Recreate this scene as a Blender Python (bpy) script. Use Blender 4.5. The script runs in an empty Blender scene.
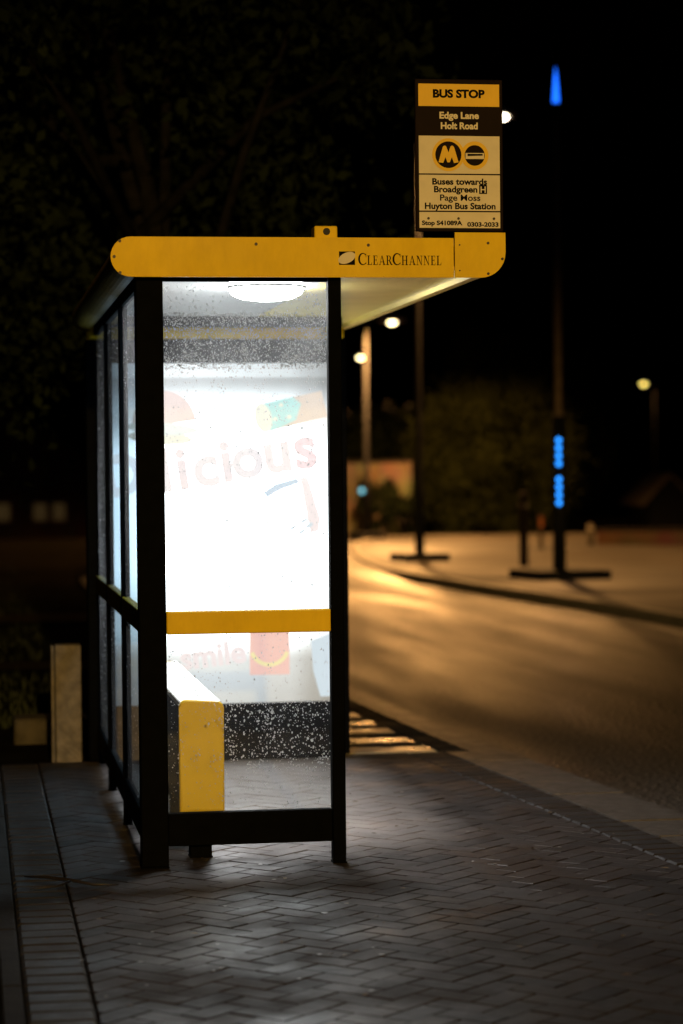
import bpy, bmesh, math, random
import numpy as np
from mathutils import Vector, Matrix, noise

scene = bpy.context.scene
rad = math.radians
PI = math.pi

# ------------------------------------------------------------------ camera
F_PX = 2419.0
cam_d = bpy.data.cameras.new('camera')
cam = bpy.data.objects.new('camera', cam_d)
scene.collection.objects.link(cam)
cam_d.sensor_fit = 'VERTICAL'
cam_d.sensor_height = 36.0
cam_d.lens = F_PX / 1024 * 36.0
cam_d.clip_start = 0.1
cam_d.clip_end = 4000
cam.location = (0, 0, 1.55)
_yaw = math.atan(371.5 / F_PX)
_pitch = -math.atan(42.0 / F_PX)
cam.matrix_world = (Matrix.Translation((0, 0, 1.55)) @ Matrix.Rotation(-_yaw, 4, 'Z')
                    @ Matrix.Rotation(PI / 2 + _pitch, 4, 'X') @ Matrix.Rotation(-rad(0.55), 4, 'Z'))
cam_d.dof.use_dof = True
cam_d.dof.focus_distance = 9.5
cam_d.dof.aperture_fstop = 1.9
scene.camera = cam

# ------------------------------------------------------------------ night sky
world = bpy.data.worlds.new('World')
scene.world = world
world.use_nodes = True
wn = world.node_tree.nodes
sky_n = wn.new('ShaderNodeTexSky')
sky_n.sky_type = 'NISHITA'
sky_n.sun_disc = False
sky_n.sun_elevation = rad(-4)
sky_n.sun_rotation = rad(200)
world.node_tree.links.new(sky_n.outputs[0], wn['Background'].inputs[0])
wn['Background'].inputs[1].default_value = 0.012

# faint moon
sun_d = bpy.data.lights.new('moon', 'SUN')
sun_d.energy = 0.004
sun_d.angle = rad(0.5)
sun_d.color = (0.75, 0.85, 1.0)
sun = bpy.data.objects.new('moon', sun_d)
sun.rotation_euler = (rad(50), 0, rad(30))
scene.collection.objects.link(sun)

scene.view_settings.view_transform = 'Standard'
scene.view_settings.look = 'None'
scene.view_settings.exposure = 0
scene.view_settings.gamma = 1
scene.cycles.use_denoising = True
scene.cycles.caustics_reflective = False
scene.cycles.caustics_refractive = False
scene.cycles.sample_clamp_indirect = 4
scene.cycles.transparent_max_bounces = 32
scene.cycles.max_bounces = 10

# brightness of the real lamps of the place
P_REAR = 42000.0      # street lamp behind the photographer
P_NEAR = 3000.0      # street lamp showing beside the bus stop flag
P_FAR = 4700.0       # far lamps
CEIL = 170.0           # ceiling luminaire
AD = 8.5              # advert light box

# ------------------------------------------------------------------ helpers
COL = scene.collection
WLOC = {}


def empty(name, loc, label=None, cat=None, group=None):
    o = bpy.data.objects.new(name, None)
    COL.objects.link(o)
    o.location = loc
    o.empty_display_size = 0.1
    WLOC[o] = Vector(loc)
    if label:
        tag(o, label, cat, group)
    return o


def tag(o, label=None, cat=None, group=None, kind=None):
    if label:
        o['label'] = label
    if cat:
        o['category'] = cat
    if group:
        o['group'] = group
    if kind:
        o['kind'] = kind
    return o


def link(name, me, m, parent=None, pivot=None):
    """mesh with world coordinates -> object with its own pivot"""
    n = len(me.vertices)
    co = np.empty(n * 3)
    me.vertices.foreach_get('co', co)
    co = co.reshape(-1, 3)
    if pivot is None:
        lo, hi = co.min(0), co.max(0)
        pivot = Vector(((lo[0] + hi[0]) / 2, (lo[1] + hi[1]) / 2, lo[2]))
    pivot = Vector(pivot)
    me.vertices.foreach_set('co', (co - np.array(pivot)).ravel())
    me.update()
    if m is not None:
        me.materials.append(m)
    o = bpy.data.objects.new(name, me)
    COL.objects.link(o)
    WLOC[o] = pivot
    if parent is not None:
        o.parent = parent
        o.location = pivot - WLOC[parent]
    else:
        o.location = pivot
    return o


def obj(name, bm, m, parent=None, smooth=False, pivot=None):
    bmesh.ops.recalc_face_normals(bm, faces=bm.faces)
    me = bpy.data.meshes.new(name)
    bm.to_mesh(me)
    bm.free()
    if smooth:
        for p in me.polygons:
            p.use_smooth = True
    return link(name, me, m, parent, pivot)


def pyobj(name, verts, faces, m, parent=None, smooth=False, pivot=None):
    me = bpy.data.meshes.new(name)
    me.from_pydata([tuple(v) for v in verts], [], faces)
    if smooth:
        for p in me.polygons:
            p.use_smooth = True
    return link(name, me, m, parent, pivot)


def dup(o, parent, loc, rot=None):
    c = o.copy()
    COL.objects.link(c)
    c.parent = parent
    WLOC[c] = Vector(loc)
    c.location = Vector(loc) - (WLOC[parent] if parent else Vector())
    if rot:
        c.rotation_euler = rot
    return c


def bx(bm, x0, x1, y0, y1, z0, z1, bevel=0.0, M=None, seg=1):
    vs = [bm.verts.new(p) for p in ((x0, y0, z0), (x1, y0, z0), (x1, y1, z0), (x0, y1, z0),
                                    (x0, y0, z1), (x1, y0, z1), (x1, y1, z1), (x0, y1, z1))]
    fs = [bm.faces.new([vs[i] for i in q]) for q in
          ((3, 2, 1, 0), (4, 5, 6, 7), (0, 1, 5, 4), (1, 2, 6, 5), (2, 3, 7, 6), (3, 0, 4, 7))]
    if bevel:
        es = list({e for f in fs for e in f.edges})
        r = bmesh.ops.bevel(bm, geom=es, offset=bevel, segments=seg, affect='EDGES', profile=0.5)
        if M is not None:
            allv = {v for f in r['faces'] for v in f.verts}
            bmesh.ops.transform(bm, matrix=M, verts=list(allv))
    elif M is not None:
        bmesh.ops.transform(bm, matrix=M, verts=vs)
    return bm


def box(name, x0, x1, y0, y1, z0, z1, m, parent=None, bevel=0.0, M=None):
    return obj(name, bx(bmesh.new(), x0, x1, y0, y1, z0, z1, bevel, M), m, parent)


def tube(bm, pts, radii, seg=8, cap=True):
    pts = [Vector(p) for p in pts]
    if not hasattr(radii, '__len__'):
        radii = [radii] * len(pts)
    rings = []
    up = Vector((0, 0, 1))
    for i, p in enumerate(pts):
        d = (pts[min(i + 1, len(pts) - 1)] - pts[max(i - 1, 0)]).normalized()
        a = d.cross(up if abs(d.z) < 0.95 else Vector((1, 0, 0))).normalized()
        b = d.cross(a).normalized()
        rings.append([bm.verts.new(p + (a * math.cos(t) + b * math.sin(t)) * radii[i])
                      for t in [2 * PI * k / seg for k in range(seg)]])
    for r0, r1 in zip(rings, rings[1:]):
        for k in range(seg):
            bm.faces.new((r0[k], r0[(k + 1) % seg], r1[(k + 1) % seg], r1[k]))
    if cap:
        bm.faces.new(rings[0][::-1])
        bm.faces.new(rings[-1])
    return bm


def prism_y(bm, poly, y0, y1):
    """polygon in XZ extruded along Y"""
    a = [bm.verts.new((x, y0, z)) for x, z in poly]
    b = [bm.verts.new((x, y1, z)) for x, z in poly]
    n = len(poly)
    bm.faces.new(a)
    bm.faces.new(b[::-1])
    for i in range(n):
        bm.faces.new((a[i], b[i], b[(i + 1) % n], a[(i + 1) % n]))
    return bm


def arc(cx, cz, r, a0, a1, n=10):
    return [(cx + r * math.cos(rad(a0 + (a1 - a0) * i / n)), cz + r * math.sin(rad(a0 + (a1 - a0) * i / n)))
            for i in range(n + 1)]


# ------------------------------------------------------------------ materials
def newmat(name):
    m = bpy.data.materials.new(name)
    m.use_nodes = True
    nt = m.node_tree
    return m, nt, nt.nodes, nt.links, nt.nodes['Principled BSDF']


def mat(name, col, rough=0.5, metal=0.0, var=0.15, scale=12.0, bump=0.0, bscale=60.0, rvar=0.0, spec=0.5):
    m, nt, N, L, b = newmat(name)
    tc = N.new('ShaderNodeTexCoord')
    nz = N.new('ShaderNodeTexNoise')
    nz.inputs['Scale'].default_value = scale
    nz.inputs['Detail'].default_value = 6
    L.new(tc.outputs['Object'], nz.inputs['Vector'])
    rp = N.new('ShaderNodeValToRGB')
    rp.color_ramp.elements[0].position = 0.3
    rp.color_ramp.elements[1].position = 0.7
    rp.color_ramp.elements[0].color = [c * (1 - var) for c in col] + [1]
    rp.color_ramp.elements[1].color = [min(1, c * (1 + var)) for c in col] + [1]
    L.new(nz.outputs['Fac'], rp.inputs['Fac'])
    L.new(rp.outputs['Color'], b.inputs['Base Color'])
    b.inputs['Roughness'].default_value = rough
    b.inputs['Metallic'].default_value = metal
    b.inputs['Specular IOR Level'].default_value = spec
    if rvar:
        mr = N.new('ShaderNodeMapRange')
        mr.inputs['From Min'].default_value = 0.35
        mr.inputs['From Max'].default_value = 0.65
        mr.inputs['To Min'].default_value = rough - rvar
        mr.inputs['To Max'].default_value = rough + rvar
        n3 = N.new('ShaderNodeTexNoise')
        n3.inputs['Scale'].default_value = scale * 0.37
        n3.inputs['Detail'].default_value = 4
        L.new(tc.outputs['Object'], n3.inputs['Vector'])
        L.new(n3.outputs['Fac'], mr.inputs['Value'])
        L.new(mr.outputs['Result'], b.inputs['Roughness'])
    if bump:
        n2 = N.new('ShaderNodeTexNoise')
        n2.inputs['Scale'].default_value = bscale
        n2.inputs['Detail'].default_value = 4
        L.new(tc.outputs['Object'], n2.inputs['Vector'])
        bp = N.new('ShaderNodeBump')
        bp.inputs['Strength'].default_value = bump
        bp.inputs['Distance'].default_value = 0.01
        L.new(n2.outputs['Fac'], bp.inputs['Height'])
        L.new(bp.outputs['Normal'], b.inputs['Normal'])
    return m


def emit(name, col, strength):
    m, nt, N, L, b = newmat(name)
    b.inputs['Base Color'].default_value = (0.05, 0.05, 0.05, 1)
    b.inputs['Roughness'].default_value = 0.4
    b.inputs['Emission Color'].default_value = list(col) + [1]
    b.inputs['Emission Strength'].default_value = strength
    return m


def streak(m, name_scale=(1.6, 1.6, 0.7)):
    """faint dirt runs down painted metal"""
    nt = m.node_tree
    N, L = nt.nodes, nt.links
    b = N['Principled BSDF']
    src = b.inputs['Base Color'].links[0].from_socket
    tc = N.new('ShaderNodeTexCoord')
    mp = N.new('ShaderNodeMapping')
    mp.inputs['Scale'].default_value = name_scale
    L.new(tc.outputs['Object'], mp.inputs['Vector'])
    nz = N.new('ShaderNodeTexNoise')
    nz.inputs['Scale'].default_value = 9
    nz.inputs['Detail'].default_value = 8
    nz.inputs['Roughness'].default_value = 0.7
    L.new(mp.outputs['Vector'], nz.inputs['Vector'])
    rp = N.new('ShaderNodeValToRGB')
    rp.color_ramp.elements[0].position = 0.34
    rp.color_ramp.elements[1].position = 0.58
    rp.color_ramp.elements[0].color = (0.62, 0.55, 0.5, 1)
    rp.color_ramp.elements[1].color = (1, 1, 1, 1)
    L.new(nz.outputs['Fac'], rp.inputs['Fac'])
    mx = N.new('ShaderNodeMix')
    mx.data_type = 'RGBA'
    mx.blend_type = 'MULTIPLY'
    mx.inputs['Factor'].default_value = 0.22
    L.new(src, mx.inputs['A'])
    L.new(rp.outputs['Color'], mx.inputs['B'])
    L.new(mx.outputs['Result'], b.inputs['Base Color'])


def paver_mat(name, cols, rough, attr=False, bump=0.5, spec=0.5):
    """wet paving: every piece its own tone, damp patches across the whole surface"""
    m, nt, N, L, b = newmat(name)
    if attr:
        rn = N.new('ShaderNodeAttribute')
        rn.attribute_name = 'tone'
        rout = rn.outputs['Fac']
    else:
        rn = N.new('ShaderNodeObjectInfo')
        rout = rn.outputs['Random']
    rp = N.new('ShaderNodeValToRGB')
    cr = rp.color_ramp
    cr.elements[0].color = list(cols[0]) + [1]
    cr.elements[1].color = list(cols[-1]) + [1]
    for i, c in enumerate(cols[1:-1]):
        e = cr.elements.new((i + 1) / (len(cols) - 1))
        e.color = list(c) + [1]
    L.new(rout, rp.inputs['Fac'])
    geo = N.new('ShaderNodeNewGeometry')
    n1 = N.new('ShaderNodeTexNoise')
    n1.inputs['Scale'].default_value = 45
    n1.inputs['Detail'].default_value = 5
    L.new(geo.outputs['Position'], n1.inputs['Vector'])
    mx = N.new('ShaderNodeMix')
    mx.data_type = 'RGBA'
    mx.blend_type = 'MULTIPLY'
    mx.inputs['Factor'].default_value = 0.55
    L.new(rp.outputs['Color'], mx.inputs['A'])
    L.new(n1.outputs['Color'], mx.inputs['B'])
    hs = N.new('ShaderNodeHueSaturation')
    hs.inputs['Saturation'].default_value = 0.75
    hs.inputs['Value'].default_value = 1.3
    L.new(mx.outputs['Result'], hs.inputs['Color'])
    # under the roof: drier paving, with the lamplit floor's brightness put into its colour
    def edge(src, c, hw, soft):
        a = N.new('ShaderNodeMath'); a.operation = 'SUBTRACT'; a.inputs[1].default_value = c
        L.new(src, a.inputs[0])
        a2 = N.new('ShaderNodeMath'); a2.operation = 'ABSOLUTE'
        L.new(a.outputs[0], a2.inputs[0])
        r_ = N.new('ShaderNodeMapRange')
        r_.inputs['From Min'].default_value = hw + soft
        r_.inputs['From Max'].default_value = hw - soft
        L.new(a2.outputs[0], r_.inputs['Value'])
        return r_.outputs['Result']
    sp = N.new('ShaderNodeSeparateXYZ')
    wob = N.new('ShaderNodeTexNoise')
    wob.inputs['Scale'].default_value = 5
    va = N.new('ShaderNodeVectorMath'); va.operation = 'MULTIPLY_ADD'
    L.new(geo.outputs['Position'], wob.inputs['Vector'])
    L.new(wob.outputs['Color'], va.inputs[0])
    va.inputs[1].default_value = (0.3, 0.3, 0)
    L.new(geo.outputs['Position'], va.inputs[2])
    L.new(va.outputs[0], sp.inputs[0])
    ex = edge(sp.outputs['X'], 1.50, 0.50, 0.30)
    ey = edge(sp.outputs['Y'], 11.6, 1.55, 0.35)
    dry_lit = N.new('ShaderNodeMath'); dry_lit.operation = 'MULTIPLY'
    L.new(ex, dry_lit.inputs[0]); L.new(ey, dry_lit.inputs[1])
    dm = N.new('ShaderNodeMix'); dm.data_type = 'RGBA'; dm.blend_type = 'MIX'
    L.new(dry_lit.outputs[0], dm.inputs['Factor'])
    L.new(hs.outputs['Color'], dm.inputs['A'])
    dc = N.new('ShaderNodeMix'); dc.data_type = 'RGBA'; dc.blend_type = 'MIX'
    dc.inputs['Factor'].default_value = 0.85
    L.new(hs.outputs['Color'], dc.inputs['A'])
    dc.inputs['B'].default_value = (0.40, 0.37, 0.37, 1)
    L.new(dc.outputs['Result'], dm.inputs['B'])
    L.new(dm.outputs['Result'], b.inputs['Base Color'])
    b.inputs['Specular IOR Level'].default_value = spec
    n2 = N.new('ShaderNodeTexNoise')
    n2.inputs['Scale'].default_value = 1.6
    n2.inputs['Detail'].default_value = 7
    n2.inputs['Roughness'].default_value = 0.65
    L.new(geo.outputs['Position'], n2.inputs['Vector'])
    mr = N.new('ShaderNodeMapRange')
    mr.inputs['From Min'].default_value = 0.38
    mr.inputs['From Max'].default_value = 0.62
    mr.inputs['To Min'].default_value = rough - 0.22
    mr.inputs['To Max'].default_value = rough + 0.15
    L.new(n2.outputs['Fac'], mr.inputs['Value'])
    L.new(mr.outputs['Result'], b.inputs['Roughness'])
    n3 = N.new('ShaderNodeTexNoise')
    n3.inputs['Scale'].default_value = 130
    n3.inputs['Detail'].default_value = 3
    L.new(geo.outputs['Position'], n3.inputs['Vector'])
    bp = N.new('ShaderNodeBump')
    bp.inputs['Strength'].default_value = bump
    bp.inputs['Distance'].default_value = 0.004
    L.new(n3.outputs['Fac'], bp.inputs['Height'])
    L.new(bp.outputs['Normal'], b.inputs['Normal'])
    return m


M = {}
M['black'] = mat('black_powder_coat', (0.0016, 0.0018, 0.0022), 0.75, 0, 0.3, 20, 0.04, 200, spec=0.03)
M['yellow'] = mat('yellow_paint', (0.82, 0.56, 0.010), 0.55, 0, 0.08, 5, 0.05, 150, 0.08, spec=0.15)
M['benchyellow'] = mat('bright_yellow_paint', (0.88, 0.62, 0.012), 0.4, 0, 0.05, 8, 0.03, 150, spec=0.4)
M['olive'] = mat('shaded_yellow_paint', (0.16, 0.12, 0.008), 0.6, 0, 0.3, 9, spec=0.15)  # back rails: same yellow paint with their unlit side's shade put into the colour
streak(M['yellow'])
M['alu'] = mat('glow_tinted_metal', (0.22, 0.15, 0.02), 0.5, 0.0, 0.4, 30, 0.3, 120, spec=0.2)  # left roof edge: the yellow glow it catches is put into the base colour
M['ceiling'] = mat('white_gloss_panel', (0.84, 0.85, 0.83), 0.22, 0, 0.05, 4, 0.02, 30)
M['cream'] = mat('cream_yellow_panel', (0.90, 0.74, 0.22), 0.25, 0, 0.06, 4, 0.02, 30)
M['roofcover'] = mat('grey_roof_cover', (0.06, 0.06, 0.06), 0.5, 0, 0.2)
M['screw'] = mat('dark_screw', (0.03, 0.02, 0.012), 0.5, 0.4)
M['ink'] = mat('black_print', (0.008, 0.007, 0.007), 0.8, 0, 0.1, spec=0.05)
M['signblack'] = mat('black_sign_vinyl', (0.014, 0.009, 0.008), 0.75, 0, 0.1, spec=0.06)
M['signwhite'] = mat('white_sign_vinyl', (0.70, 0.63, 0.50), 0.5, 0, 0.06, 15, spec=0.3)
M['signyellow'] = mat('yellow_sign_vinyl', (0.80, 0.50, 0.012), 0.5, 0, 0.05, spec=0.3)
M['seat'] = mat('pale_steel_seat', (0.6, 0.6, 0.58), 0.35, 0.2, 0.08, 20)
M['concrete'] = mat('weathered_concrete', (0.14, 0.115, 0.085), 0.75, 0, 0.45, 14, 0.5, 60)
M['edging'] = mat('dark_concrete_edging', (0.026, 0.023, 0.021), 0.8, 0, 0.3, 12, 0.4, 60, spec=0.1)
M['kerb'] = mat('granite_kerb', (0.088, 0.074, 0.062), 0.46, 0, 0.35, 25, 0.25, 90, 0.10, spec=0.4)
M['farkerb'] = mat('pale_concrete_kerb', (0.30, 0.27, 0.22), 0.6, 0, 0.25, 20, 0.3, 60)
M['bark'] = mat('bark', (0.010, 0.009, 0.008), 0.95, 0, 0.4, 10, 0.8, 15, spec=0.0)
M['leaf'] = mat('dark_leaf', (0.010, 0.014, 0.005), 0.85, 0, 0.5, 2.5, spec=0.04)
M['leaf2'] = mat('olive_leaf', (0.030, 0.036, 0.009), 0.9, 0, 0.5, 1.2, spec=0.05)
M['soil'] = mat('damp_lawn_soil', (0.014, 0.012, 0.008), 0.95, 0, 0.5, 3, 0.8, 12, spec=0.0)
M['grass'] = mat('grass_blades', (0.03, 0.04, 0.012), 0.7, 0, 0.4, 3)
M['path'] = mat('old_tarmac_path', (0.05, 0.04, 0.03), 0.9, 0, 0.3, 6, 0.4, 30, spec=0.0)
M['farpave'] = mat('far_damp_paving', (0.062, 0.052, 0.040), 0.65, 0, 0.45, 1.1, 0.7, 7, 0.14)
M['column'] = mat('dark_painted_steel', (0.012, 0.012, 0.014), 0.6, 0.0, 0.2, spec=0.1)
M['galv'] = mat('galvanised_steel', (0.42, 0.38, 0.34), 0.6, 0.1, 0.2)
M['bronze'] = mat('bronze_painted_steel', (0.22, 0.15, 0.10), 0.55, 0.1, 0.2)
M['dark'] = mat('dark_bitumen', (0.012, 0.012, 0.012), 0.7)
M['slate'] = mat('pale_felt_roof', (0.42, 0.34, 0.24), 0.85, 0, 0.2, 2)
M['twig'] = mat('wet_twig', (0.015, 0.011, 0.008), 0.5)
M['wood'] = mat('dark_wood', (0.04, 0.025, 0.015), 0.7)


def brick_mat(name, c1, c2, mortar, scale):
    m, nt, N, L, b = newmat(name)
    tc = N.new('ShaderNodeTexCoord')
    mp = N.new('ShaderNodeMapping')
    mp.inputs['Rotation'].default_value = (rad(90), 0, 0)
    L.new(tc.outputs['Object'], mp.inputs['Vector'])
    br = N.new('ShaderNodeTexBrick')
    br.inputs['Color1'].default_value = list(c1) + [1]
    br.inputs['Color2'].default_value = list(c2) + [1]
    br.inputs['Mortar'].default_value = list(mortar) + [1]
    br.inputs['Scale'].default_value = scale
    L.new(mp.outputs['Vector'], br.inputs['Vector'])
    nz = N.new('ShaderNodeTexNoise')
    nz.inputs['Scale'].default_value = 1.3
    nz.inputs['Detail'].default_value = 5
    L.new(tc.outputs['Object'], nz.inputs['Vector'])
    mx = N.new('ShaderNodeMix')
    mx.data_type = 'RGBA'
    mx.blend_type = 'MULTIPLY'
    mx.inputs['Factor'].default_value = 1.0
    L.new(br.outputs['Color'], mx.inputs['A'])
    L.new(nz.outputs['Color'], mx.inputs['B'])
    L.new(mx.outputs['Result'], b.inputs['Base Color'])
    b.inputs['Roughness'].default_value = 0.85
    return m


M['brick'] = brick_mat('red_brick', (0.17, 0.075, 0.045), (0.21, 0.095, 0.055), (0.14, 0.11, 0.085), 4.4)
M['brick_yellow'] = brick_mat('buff_brick', (0.33, 0.27, 0.17), (0.24, 0.19, 0.12), (0.28, 0.25, 0.2), 4.4)

# asphalt: dark stone chips, damp, tyre-polished lanes
m, nt, N, L, b = newmat('wet_asphalt')
geo = N.new('ShaderNodeNewGeometry')
n1 = N.new('ShaderNodeTexNoise')
n1.inputs['Scale'].default_value = 38
n1.inputs['Detail'].default_value = 5
L.new(geo.outputs['Position'], n1.inputs['Vector'])
rp = N.new('ShaderNodeValToRGB')
rp.color_ramp.elements[0].position = 0.35
rp.color_ramp.elements[1].position = 0.7
rp.color_ramp.elements[0].color = (0.018, 0.017, 0.016, 1)
rp.color_ramp.elements[1].color = (0.13, 0.115, 0.10, 1)
L.new(n1.outputs['Fac'], rp.inputs['Fac'])
L.new(rp.outputs['Color'], b.inputs['Base Color'])
mp = N.new('ShaderNodeMapping')
mp.inputs['Scale'].default_value = (0.9, 0.12, 1)
L.new(geo.outputs['Position'], mp.inputs['Vector'])
n2 = N.new('ShaderNodeTexNoise')
n2.inputs['Scale'].default_value = 1.5
n2.inputs['Detail'].default_value = 4
L.new(mp.outputs['Vector'], n2.inputs['Vector'])
mr = N.new('ShaderNodeMapRange')
mr.inputs['From Min'].default_value = 0.35
mr.inputs['From Max'].default_value = 0.65
mr.inputs['To Min'].default_value = 0.36
mr.inputs['To Max'].default_value = 0.58
L.new(n2.outputs['Fac'], mr.inputs['Value'])
L.new(mr.outputs['Result'], b.inputs['Roughness'])
n3 = N.new('ShaderNodeTexNoise')
n3.inputs['Scale'].default_value = 28
n3.inputs['Detail'].default_value = 3
L.new(geo.outputs['Position'], n3.inputs['Vector'])
bp = N.new('ShaderNodeBump')
bp.inputs['Strength'].default_value = 1.0
bp.inputs['Distance'].default_value = 0.02
L.new(n3.outputs['Fac'], bp.inputs['Height'])
L.new(bp.outputs['Normal'], b.inputs['Normal'])
M['asphalt'] = m

BR = [(0.012, 0.0075, 0.0065), (0.024, 0.0160, 0.0140), (0.036, 0.025, 0.0225), (0.026, 0.0190, 0.0180)]
M['paver'] = paver_mat('wet_brick_paver', BR, 0.66, bump=0.35, spec=0.28)
M['paver_a'] = paver_mat('wet_brick_paver_mass', BR, 0.66, True, 0.35, 0.28)
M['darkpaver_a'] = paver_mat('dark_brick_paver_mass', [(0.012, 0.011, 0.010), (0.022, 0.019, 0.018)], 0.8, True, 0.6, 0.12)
M['soldier'] = paver_mat('grey_soldier_paver', [(0.015, 0.011, 0.010), (0.024, 0.018, 0.017)], 0.65, spec=0.3)
M['slab'] = paver_mat('wet_paving_slab', [(0.16, 0.14, 0.11), (0.22, 0.19, 0.15), (0.19, 0.17, 0.14)], 0.34, bump=0.3)
M['bed'] = mat('joint_sand', (0.012, 0.011, 0.010), 0.95, 0, 0.3, spec=0.0)


def glass_mat(name, haze, tint=(0.90, 0.95, 0.96)):
    m, nt, N, L, b = newmat(name)
    N.remove(b)
    out = N['Material Output']
    tr = N.new('ShaderNodeBsdfTransparent')
    tr.inputs['Color'].default_value = list(tint) + [1]
    gl = N.new('ShaderNodeBsdfGlossy')
    gl.inputs['Roughness'].default_value = 0.03
    lw = N.new('ShaderNodeLayerWeight')
    lw.inputs['Blend'].default_value = 0.5
    pw = N.new('ShaderNodeMath')
    pw.operation = 'POWER'
    pw.inputs[1].default_value = 5.0
    L.new(lw.outputs['Facing'], pw.inputs[0])
    fr = N.new('ShaderNodeMapRange')
    fr.inputs['To Min'].default_value = 0.045
    fr.inputs['To Max'].default_value = 0.95
    L.new(pw.outputs[0], fr.inputs['Value'])
    mx = N.new('ShaderNodeMixShader')
    L.new(fr.outputs[0], mx.inputs[0])
    L.new(tr.outputs[0], mx.inputs[1])
    L.new(gl.outputs[0], mx.inputs[2])
    tl = N.new('ShaderNodeBsdfTranslucent')
    tl.inputs['Color'].default_value = (0.9, 0.95, 1, 1)
    tc = N.new('ShaderNodeTexCoord')
    nz = N.new('ShaderNodeTexNoise')
    nz.inputs['Scale'].default_value = 5
    nz.inputs['Detail'].default_value = 6
    L.new(tc.outputs['Object'], nz.inputs['Vector'])
    mr = N.new('ShaderNodeMapRange')
    mr.inputs['From Min'].default_value = 0.3
    mr.inputs['From Max'].default_value = 0.7
    mr.inputs['To Min'].default_value = haze * 0.5
    mr.inputs['To Max'].default_value = haze * 1.5
    L.new(nz.outputs['Fac'], mr.inputs['Value'])
    m2 = N.new('ShaderNodeMixShader')
    L.new(mr.outputs['Result'], m2.inputs[0])
    L.new(mx.outputs[0], m2.inputs[1])
    L.new(tl.outputs[0], m2.inputs[2])
    L.new(m2.outputs[0], out.inputs['Surface'])
    return m


M['glass'] = glass_mat('misted_glass', 0.065)
M['glass_low'] = glass_mat('clearer_glass', 0.022)
M['glass_side'] = glass_mat('side_glass', 0.04, (0.42, 0.60, 0.72))

m, nt, N, L, b = newmat('rain_water')
N.remove(b)
g = N.new('ShaderNodeBsdfRefraction')
g.inputs['IOR'].default_value = 1.33
g.inputs['Roughness'].default_value = 0.0
tl = N.new('ShaderNodeBsdfTranslucent')
tl.inputs['Color'].default_value = (1, 1, 1, 1)
mx = N.new('ShaderNodeMixShader')
mx.inputs[0].default_value = 0.6
L.new(g.outputs[0], mx.inputs[1])
L.new(tl.outputs[0], mx.inputs[2])
L.new(mx.outputs[0], N['Material Output'].inputs['Surface'])
M['water'] = m

# ------------------------------------------------------------------ ground lines
BK = [(-60, 6.3), (-40, 5.6), (-10, 4.75), (0, 4.05), (5, 3.62), (8, 3.37), (10.5, 3.15), (13.1, 2.90), (14.8, 2.81),
      (17.2, 2.70), (22, 2.5), (28, 2.3), (34, 2.25), (40, 2.5), (46, 3.2), (53, 4.5), (62, 6.6), (75, 10.5), (110, 22)]
FK = [(-60, 9.6), (-40, 9.2), (-10, 8.3), (0, 7.9), (15, 7.55), (24.3, 7.33), (27.5, 7.12), (31.2, 6.76), (35.8, 6.50),
      (41.6, 6.89), (46, 7.3), (52.8, 8.3), (62, 10.6), (75, 14.5), (110, 26)]


def smooth_line(P):
    ys = np.array([p[0] for p in P], float)
    xs = np.array([p[1] for p in P], float)
    yy = np.arange(ys[0], ys[-1] + 0.01, 0.25)
    xx = np.interp(yy, ys, xs)
    k = np.ones(9) / 9
    xp = np.pad(xx, 4, mode='edge')
    xx2 = np.convolve(xp, k, 'valid')
    return lambda y: float(np.interp(y, yy, xx2))


kB = smooth_line(BK)
kF = smooth_line(FK)


def drop(y):
    """the far pavement dips to a dropped kerb at the bend"""
    t = min(1, max(0, (y - 34.5) / 6))
    return -0.085 * t * t * (3 - 2 * t)


def foot_l(y):
    return 0.80 if y < 14 else min(kB(y) - 0.75, max(0.80, 0.052 * y + 0.12))


def terr(y):
    """the street falls away beyond the bend"""
    t = min(1, max(0, (y - 58) / 32))
    return -2.4 * t * t * (3 - 2 * t)


# ground sheet to the horizon
ys = [-300, -100, -60, -30, 0, 30, 50] + list(range(56, 96, 4)) + [110, 150, 250, 500, 1500]
xs = [-1500, -500, -150, -60, -30, -10, 0, 10, 20, 30, 50, 90, 150, 500, 1500]
V = [(x, y, -0.34 + terr(y)) for y in ys for x in xs]
nx = len(xs)
Fc = [(j * nx + i, j * nx + i + 1, (j + 1) * nx + i + 1, (j + 1) * nx + i) for j in range(len(ys) - 1) for i in range(nx - 1)]
tag(pyobj('ground', V, Fc, M['soil']), kind='structure')


def strip(name, fx0, fx1, y0, y1, dy, z, m, n=4, uneven=0.0, zfun=terr):
    ysl = list(np.arange(y0, y1 + 1e-6, dy))
    V, Fq = [], []
    for y in ysl:
        a, c = fx0(y), fx1(y)
        for i in range(n + 1):
            x = a + (c - a) * i / n
            dz = uneven * noise.noise((x * 0.7, y * 0.7, 3.3)) if uneven else 0
            V.append((x, y, z + zfun(y) + dz))
    for j in range(len(ysl) - 1):
        for i in range(n):
            q = j * (n + 1) + i
            Fq.append((q, q + 1, q + n + 2, q + n + 1))
    return tag(pyobj(name, V, Fq, m, smooth=True), kind='structure')


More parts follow.
